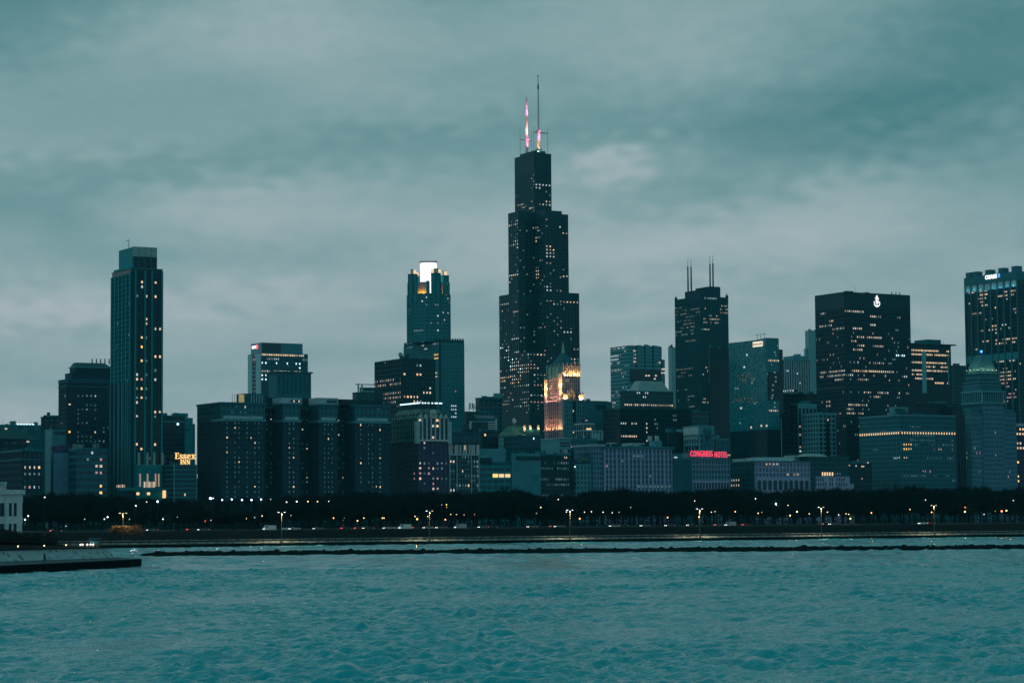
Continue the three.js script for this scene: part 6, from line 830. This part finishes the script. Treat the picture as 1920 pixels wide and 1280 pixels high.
// ------------------------------------------------------------------ lamps and lights in the park
const globe = new THREE.SphereGeometry(1, 10, 8), GLOW = { o: glow(1, .50, .16, 5), w: glow(1, .86, .66, 3.2), y: glow(1, .72, .30, 3.6), b: glow(.66, .76, 1, 9), d: glow(.8, .85, .8, 1.1), r: glow(1, .24, .10, 4), c: glow(.8, .95, 1, 3) }, KIND = { o: 'amber', w: 'warm white', y: 'yellow', b: 'blue white', d: 'faint', r: 'red orange', c: 'cool white' };
const LAMPS = [[46, 974, 'c', 1.7], [52, 967, 'c', 1.4], [83, 932, 'w', 1.2], [158, 973, 'd', 1], [195, 973, 'c', 1.2], [201, 969, 'b', 1.2], [123, 986, 'd', 1], [242, 973, 'd', 1], [254, 948, 'c', 1.3], [274, 941, 'w', 1.2], [295, 940, 'b', 1.9], [305, 973, 'w', 1.3], [317, 967, 'r', 1], [331, 969, 'b', 1.2], [384, 976, 'r', 1.7], [395, 975, 'd', 1], [394, 934, 'b', 2.2], [399, 934, 'c', 1.2], [416, 937, 'b', 1.3], [434, 936, 'b', 1.4], [453, 937, 'b', 1.5], [471, 937, 'b', 1.5], [489, 936, 'b', 1.4], [507, 936, 'd', 1], [537, 941, 'w', 1.2], [556, 940, 'b', 1.2], [577, 940, 'y', 1.1], [595, 940, 'y', 1.1], [616, 940, 'b', 1.3], [462, 972, 'y', 1.1], [477, 970, 'd', 1], [491, 967, 'y', 1], [545, 966, 'd', .9], [625, 971, 'o', 1.1], [645, 971, 'w', 1], [670, 976, 'y', 1.4], [682, 971, 'y', 1], [717, 971, 'o', 1.2], [720, 971, 'o', .9], [782, 973, 'o', 1.7], [778, 968, 'w', .9], [802, 968, 'y', .9], [821, 946, 'd', .9], [828, 946, 'd', .9], [837, 946, 'o', 1], [837, 951, 'o', 1.1], [845, 964, 'o', .8], [856, 964, 'w', 1], [870, 965, 'd', 1], [835, 974, 'o', 1.1], [890, 964, 'o', 1.1], [959, 973, 'o', 1.1], [1014, 951, 'y', 1.1], [1006, 962, 'd', 1], [1047, 936, 'w', 1], [1062, 959.5, 'w', 1], [1087, 972, 'o', 1.4], [1096, 960, 'w', .9], [1109, 959, 'w', 1], [1131, 960, 'w', 1.1], [1148, 961, 'w', .9], [1161, 960, 'd', .9], [1183, 951, 'd', 1], [1252, 970, 'o', 1.2], [1303, 939, 'w', 1], [1311, 969, 'o', 1.5], [1334, 960, 'w', .9], [1341, 959, 'w', .9], [1379, 959, 'o', 1.2], [1422, 962, 'o', 1.2], [1429, 960, 'd', .9], [1417, 934.5, 'c', 1.2], [1455, 944, 'b', 1.4], [1456, 946.5, 'c', 1.1], [1478, 947, 'y', 1], [1495, 959, 'w', 1.6], [1482, 966, 'o', 1.5], [1518, 963, 'y', 1], [1552, 960, 'w', 1.1], [1573, 965, 'w', 1], [1587, 963, 'y', 1], [1592, 964, 'y', 1], [1595, 972, 'o', 1.7], [1634.5, 961, 'o', 1.3], [1736, 937, 'w', 1], [1707, 955, 'y', 1], [1747.5, 960, 'o', 1.3], [1810, 951, 'r', 1.3], [1810, 959, 'o', 1.8], [1867, 959, 'o', 1.9], [1879, 958, 'r', 2.4], [1888, 957, 'o', 2], [1896, 953, 'o', 1], [1846, 964, 'c', .9], [1901, 938, 'w', 1], [1824, 951, 'w', .9]];
{
  const seen = {}, total = {}; for (const [px, , k] of LAMPS) { const id = k + before(px); total[id] = (total[id] ?? 0) + 1; }
  LAMPS.forEach(([px, py, k, s], i) => {
    const W = 934 + (i * 7 % 11), c = onWest(px, py, W), H = c.y - GY, id = k + before(px), nth = seen[id] = (seen[id] ?? 0) + 1;
    const o = thing('park_lamp', `${KIND[k]} park lamp before the ${before(px)}${total[id] > 1 ? `, ${ORD[nth - 1]} from south` : ''}`, 'street lamp', gridPoint(W, c.n, GY), A, 'lamps in the dark park');
    tube(o, 'pole', .09, .06, 0, Math.max(.6, H - .2), 0, 0, M.pole, 6); const g = add(o, 'lamp_globe', globe, GLOW[k]); g.position.y = H; g.scale.setScalar(.20 * s);
    if (s >= 1.3) { const l = new THREE.PointLight(GLOW[k].emissive, 14 * s); l.position.set(0, H, .8); l.shadow.radius = 10; o.add(l); }
  });
}
// ------------------------------------------------------------------ traffic on the shore road
const carBody = (() => { const s = new THREE.Shape(); s.moveTo(-2.2, .35); s.lineTo(2.2, .35); s.quadraticCurveTo(2.35, .75, 2.1, .85); s.lineTo(1.2, .98); s.lineTo(-1.9, 1.0); s.quadraticCurveTo(-2.3, .95, -2.2, .35); const g = new THREE.ExtrudeGeometry(s, { depth: 1.6, bevelEnabled: true, bevelSize: .08, bevelThickness: .08, bevelSegments: 2 }); g.translate(0, 0, -.8); return g; })();
const carCabin = (() => { const s = new THREE.Shape(); s.moveTo(-1.6, .98); s.lineTo(1.15, .98); s.quadraticCurveTo(.7, 1.4, .3, 1.45); s.lineTo(-.9, 1.45); s.quadraticCurveTo(-1.4, 1.35, -1.6, .98); const g = new THREE.ExtrudeGeometry(s, { depth: 1.3, bevelEnabled: true, bevelSize: .05, bevelThickness: .08, bevelSegments: 2 }); g.translate(0, 0, -.65); return g; })();
const vanBody = (() => { const s = new THREE.Shape(); s.moveTo(-2.6, .4); s.lineTo(2.6, .4); s.lineTo(2.6, 1.1); s.quadraticCurveTo(2.3, 1.3, 1.9, 1.9); s.lineTo(1.7, 2.15); s.lineTo(-2.6, 2.15); s.lineTo(-2.6, .4); const g = new THREE.ExtrudeGeometry(s, { depth: 1.7, bevelEnabled: true, bevelSize: .08, bevelThickness: .1, bevelSegments: 2 }); g.translate(0, 0, -.85); return g; })();
const wheelGeo = (() => { const g = new THREE.CylinderGeometry(.34, .34, .24, 14); g.rotateX(Math.PI / 2); return g; })(), PAINT = { white: mat(.7, .76, .78, .35), silver: mat(.3, .36, .38, .3, { metalness: .5 }), black: mat(.02, .025, .03, .3), blue: mat(.03, .07, .14, .3), red: mat(.2, .02, .02, .3), grey: mat(.12, .15, .16, .35) }, HL = glow(1, .95, .82, 5), TL = glow(1, .12, .10, 3);
[[505, 'white', 1, 'van'], [537, 'white', -1, 'car'], [552, 'silver', 1, 'car'], [597, 'grey', 1, 'car'], [649, 'black', -1, 'car'], [674, 'red', -1, 'car'], [690, 'black', 1, 'car'], [728, 'silver', 1, 'car'], [741, 'silver', -1, 'car'], [759, 'white', 1, 'van'], [782, 'black', -1, 'car'], [803, 'silver', 1, 'car'], [827, 'grey', 1, 'car'], [863, 'silver', 1, 'van'], [906, 'grey', 1, 'car'], [923, 'black', -1, 'car'], [998, 'grey', 1, 'car'], [1040, 'black', -1, 'car'], [1049, 'grey', 1, 'car'], [1152, 'silver', 1, 'car'], [1168, 'black', -1, 'car'], [1210, 'grey', 1, 'car'], [1256, 'blue', 1, 'car'], [1297, 'black', 1, 'car'], [1348, 'grey', -1, 'car'], [1370, 'silver', 1, 'van'], [1400, 'red', -1, 'car'], [1550, 'black', -1, 'car'], [1563, 'grey', 1, 'car'], [1731, 'white', 1, 'car'], [1746, 'red', -1, 'car'], [285, 'grey', 1, 'car'], [360, 'black', -1, 'car'], [381, 'grey', 1, 'car'], [104, 'black', -1, 'car']].sort((a, b) => a[0] - b[0]).forEach(([px, col, dir, kind], i, all) => {
  const W = SHORE + (dir > 0 ? 57 : 66), c = onWest(px, 988, W), same = all.filter((q) => q[1] === col && q[3] === kind), nth = same.findIndex((q) => q[0] === px);
  const o = thing(kind === 'van' ? 'delivery_van' : 'car', `${col} ${kind} on the shore road${same.length > 1 ? `, ${nth < 10 ? ORD[nth] : 'last'} ${col} one from the south` : ''}`, kind, gridPoint(W, c.n, 6.02), A + (dir > 0 ? Math.PI : 0), 'cars on the shore road');
  const L = kind === 'van' ? 2.62 : 2.24; add(o, 'body', kind === 'van' ? vanBody : carBody, PAINT[col]); if (kind === 'car') add(o, 'cabin', carCabin, M.glassBlack); else unitBox(o, 'windscreen', [1.2, 2.2, 1.35, 1.95, -.96, .96], M.glassBlack);
  for (const x of [-1.4, 1.4]) for (const z of [-.82, .82]) { const w = add(o, 'wheel', wheelGeo, M.rubber); w.position.set(x, .34, z); }
  for (const z of [-.62, .62]) { unitBox(o, 'headlight', [L - .02, L + .1, .62, .8, z - .2, z + .2], HL); unitBox(o, 'taillight', [-L - .1, -L + .02, .7, .9, z - .2, z + .2], TL); }
});
// small ones on the shore path: a bench row and walkers
// ------------------------------------------------------------------ foreground: white stone museum corner, shrubs, coping lamps, walker
{
  const D = 620, pos = (px, py, d) => { const r = ray(px, py); return new THREE.Vector3(r.x, r.y, r.z).multiplyScalar(d / -r.z).add(new THREE.Vector3(0, EYE, 0)); };
  const p = pos(41, 918, D), top = p.y, b = thing('museum_building', 'white marble museum corner with narrow dark windows', 'building', new THREE.Vector3(p.x, 4, p.z), .25), H = top - 4, ww = M.white;
  addBox(b, 'wall', [-16, 0, 0, H, -24, -.3], M.glassBlack); const u = (px) => (px - 41) / F * D; const slots = [[7, 14], [19, 22], [26, 31]];
  const segs = [[-24, 0], [5, 10], [14.5, 16.5], [21.5, 25.5], [30.5, 41]]; // wall strips between the window slots
  addBox(b, 'plinth', [-16, .25, 0, 2.2, -24, .35], ww); addBox(b, 'frieze', [-16, .15, H - 3.4, H - 1.2, -24, .15], ww); addBox(b, 'cornice', [-16, .7, H - 1.2, H, -24, .7], ww); addBox(b, 'band', [-16, .12, 5.3, 7.2, -24, .12], ww);
  addBox(b, 'wall_strip', [u(-80), u(0), 2.2, H - 3.4, -1, 0], ww); addBox(b, 'wall_strip', [u(9), u(16.6), 2.2, H - 3.4, -1, 0.02], ww); addBox(b, 'wall_strip', [u(22), u(25.6), 2.2, H - 3.4, -1, 0.02], ww); addBox(b, 'wall_strip', [u(31), 0, 2.2, H - 3.4, -1, 0.02], ww); addBox(b, 'side_wall', [-.5, .02, 2.2, H - 3.4, -24, -1], ww);
  for (let j = 0; j < 4; j++) for (let i = 0; i < 2; i++) unitBox(b, 'stone_block', [u(31.5) + i * .66 + (j % 2) * .05, u(31.5) + .6 + i * .66, 7.4 + j * .72, 8.04 + j * .72, 0, .06], ww);
  addBox(b, 'upper_block', [-16, u(12), H, H + (918 - 907) / F * D, -22, -1.2], ww); addBox(b, 'upper_cornice', [-16, u(13), H + 1.4, H + 2.1, -22, -.7], M.stonePale);
  addBox(b, 'column', [u(8.2), u(11), 2.2, H - 1.2, 0, .5], M.stonePale);
  const leafy = (seed, n, R0) => { const r = rng(seed), P = []; for (let i = 0; i < n; i++) { const a = r() * 6.28, e = Math.acos(r()), q = R0 * (.45 + .55 * Math.cbrt(r())), c = new THREE.Vector3(Math.cos(a) * Math.sin(e) * q, Math.cos(e) * q * 1.15, Math.sin(a) * Math.sin(e) * q); for (let k = 0; k < 3; k++) P.push(c.x + (r() - .5) * .55, c.y + (r() - .5) * .55, c.z + (r() - .5) * .55); } const g = new THREE.BufferGeometry(); g.setAttribute('position', new THREE.Float32BufferAttribute(P, 3)); g.computeVertexNormals(); return g; };
  const leaf = new THREE.MeshStandardMaterial({ color: new THREE.Color(.012, .024, .024), roughness: 1, side: THREE.DoubleSide });
  [[2, 1000, 600, 3.2, 'left of the museum door'], [18, 996, 598, 3.0, 'against the museum wall'], [30, 1001, 596, 2.6, 'at the museum corner'], [48, 1005, 592, 2.4, 'beside the museum corner'], [66, 1009, 590, 2.2, 'out on the dark bank'], [92, 1012, 588, 2.0, 'at the north end of the bank'], [10, 1008, 575, 2.4, 'lowest on the bank before the museum']].forEach(([px, py, d, R0, where], i) => { const q = pos(px, py, d); const o = thing('shrub', `dark round shrub ${where}`, 'shrub', new THREE.Vector3(q.x, 4.4, q.z)); add(o, 'foliage', leafy(700 + i, 1500, R0), leaf); tube(o, 'stem', .12, .08, -.6, .8, 0, 0, M.bark, 5); });
  // lamps on the coping
  [[33, 1031, 490], [82, 1029, 502], [123, 1030, 512], [150, 1027.5, 520], [154, 1022, 522], [163, 1026, 523], [169, 1025, 523], [174, 1025, 523.5]].forEach(([px, py, d], i) => { const q = pos(px, py, d); q.y = Math.max(q.y, 4.5); const o = thing('wall_lamp', `low globe lamp on the curved wall coping, ${ORD[i]} of eight from the museum side`, 'lamp', new THREE.Vector3(q.x, 3.9, q.z), 0, 'low lamps on the curved wall'); tube(o, 'post', .07, .06, 0, q.y - 3.9, 0, 0, M.pole, 6); const g = add(o, 'lamp_globe', globe, i < 3 ? GLOW.y : GLOW.w); g.position.y = q.y - 3.9; g.scale.setScalar(i < 3 ? .14 : .17); const l = new THREE.PointLight(new THREE.Color(1, .8, .55), i < 3 ? 2 : 6); l.position.set(.4, q.y - 3.8, .6); l.shadow.radius = 5; o.add(l); });
  { const q = pos(176, 1027, 525), o = thing('kiosk_cart', 'small dark cart standing among the bright lamps at the wall end', 'cart', new THREE.Vector3(q.x, 4.0, q.z), .4); addBox(o, 'cart_box', [-1.1, 1.1, .4, 1.3, -.6, .6], M.black); addBox(o, 'awning', [-1.2, 1.2, 1.7, 1.8, -.7, .7], M.black); for (const x of [-1, 1]) for (const z of [-.5, .5]) tube(o, 'post', .05, .05, .4, 1.7, x, z, M.pole, 5); for (const x of [-.7, .7]) { const w = add(o, 'wheel', wheelGeo, M.rubber); w.position.set(x, .38, .6); } }
  // walker on the promenade
  const foot = pos(82.5, 1055, 457); const res = 56, mc = new MarchingCubes(res, new THREE.MeshBasicMaterial(), false, false, 60000); mc.isolation = 0;
  const J = (x, y, z) => new THREE.Vector3(x, y, z), bones = [[J(0, .95, 0), .15, J(0, 1.2, .01), .15], [J(0, 1.2, .01), .16, J(0, 1.42, 0), .17], [J(-.16, 1.42, 0), .09, J(.16, 1.42, 0), .09], [J(0, 1.45, 0), .07, J(.02, 1.58, 0), .06], [J(.03, 1.64, 0), .11, J(.03, 1.70, 0), .105], [J(.0, .95, .09), .12, J(.16, .52, .1), .085], [J(.16, .52, .1), .08, J(.12, .08, .1), .055], [J(.12, .06, .1), .055, J(.28, .04, .1), .045], [J(0, .95, -.09), .12, J(-.10, .52, -.1), .085], [J(-.10, .52, -.1), .08, J(-.26, .12, -.1), .055], [J(-.26, .1, -.1), .055, J(-.13, .04, -.1), .045], [J(0, 1.40, .2), .075, J(-.12, 1.15, .24), .06], [J(-.12, 1.15, .24), .06, J(.02, .92, .25), .045], [J(.02, .90, .25), .045, J(.05, .84, .25), .04], [J(0, 1.40, -.2), .075, J(.10, 1.14, -.24), .06], [J(.10, 1.14, -.24), .06, J(.26, .98, -.24), .045], [J(.27, .97, -.24), .045, J(.32, .93, -.24), .04]];
  const S = 1.0, v = new THREE.Vector3(), ab = new THREE.Vector3(), ap = new THREE.Vector3(); for (let k = 0; k < res; k++) for (let j = 0; j < res; j++) for (let i = 0; i < res; i++) { v.set((i / res * 2 - 1) * S, (j / res * 2 - 1) * S + .9, (k / res * 2 - 1) * S); let d = 9; for (const [a, ra, b2, rb] of bones) { ab.subVectors(b2, a); const t = clamp(ap.subVectors(v, a).dot(ab) / ab.lengthSq(), 0, 1), q = ap.addScaledVector(ab, -t).length() - lerp(ra, rb, t), h = Math.max(.05 - Math.abs(d - q), 0) / .05; d = Math.min(d, q) - h * h * .0125; } mc.field[i + j * res + k * res * res] = -d; }
  mc.update(); const bg = new THREE.BufferGeometry(); bg.setAttribute('position', new THREE.BufferAttribute(mc.positionArray.slice(0, mc.count * 3), 3)); bg.setAttribute('normal', new THREE.BufferAttribute(mc.normalArray.slice(0, mc.count * 3), 3)); bg.scale(S, S, S); bg.translate(0, .9, 0);
  const man = thing('person', 'person in dark clothes walking along the promenade below the curved wall', 'person', new THREE.Vector3(foot.x, 1.6, foot.z), 1.1); add(man, 'body', bg, mat(.012, .016, .018, .9)); { const h = new THREE.SphereGeometry(.125, 12, 8, 0, 6.283, 0, 1.7); const o = add(man, 'hair', h, mat(.008, .008, .009, .9)); o.position.set(.02, 1.70, 0); }
}
renderer.render(scene, camera);
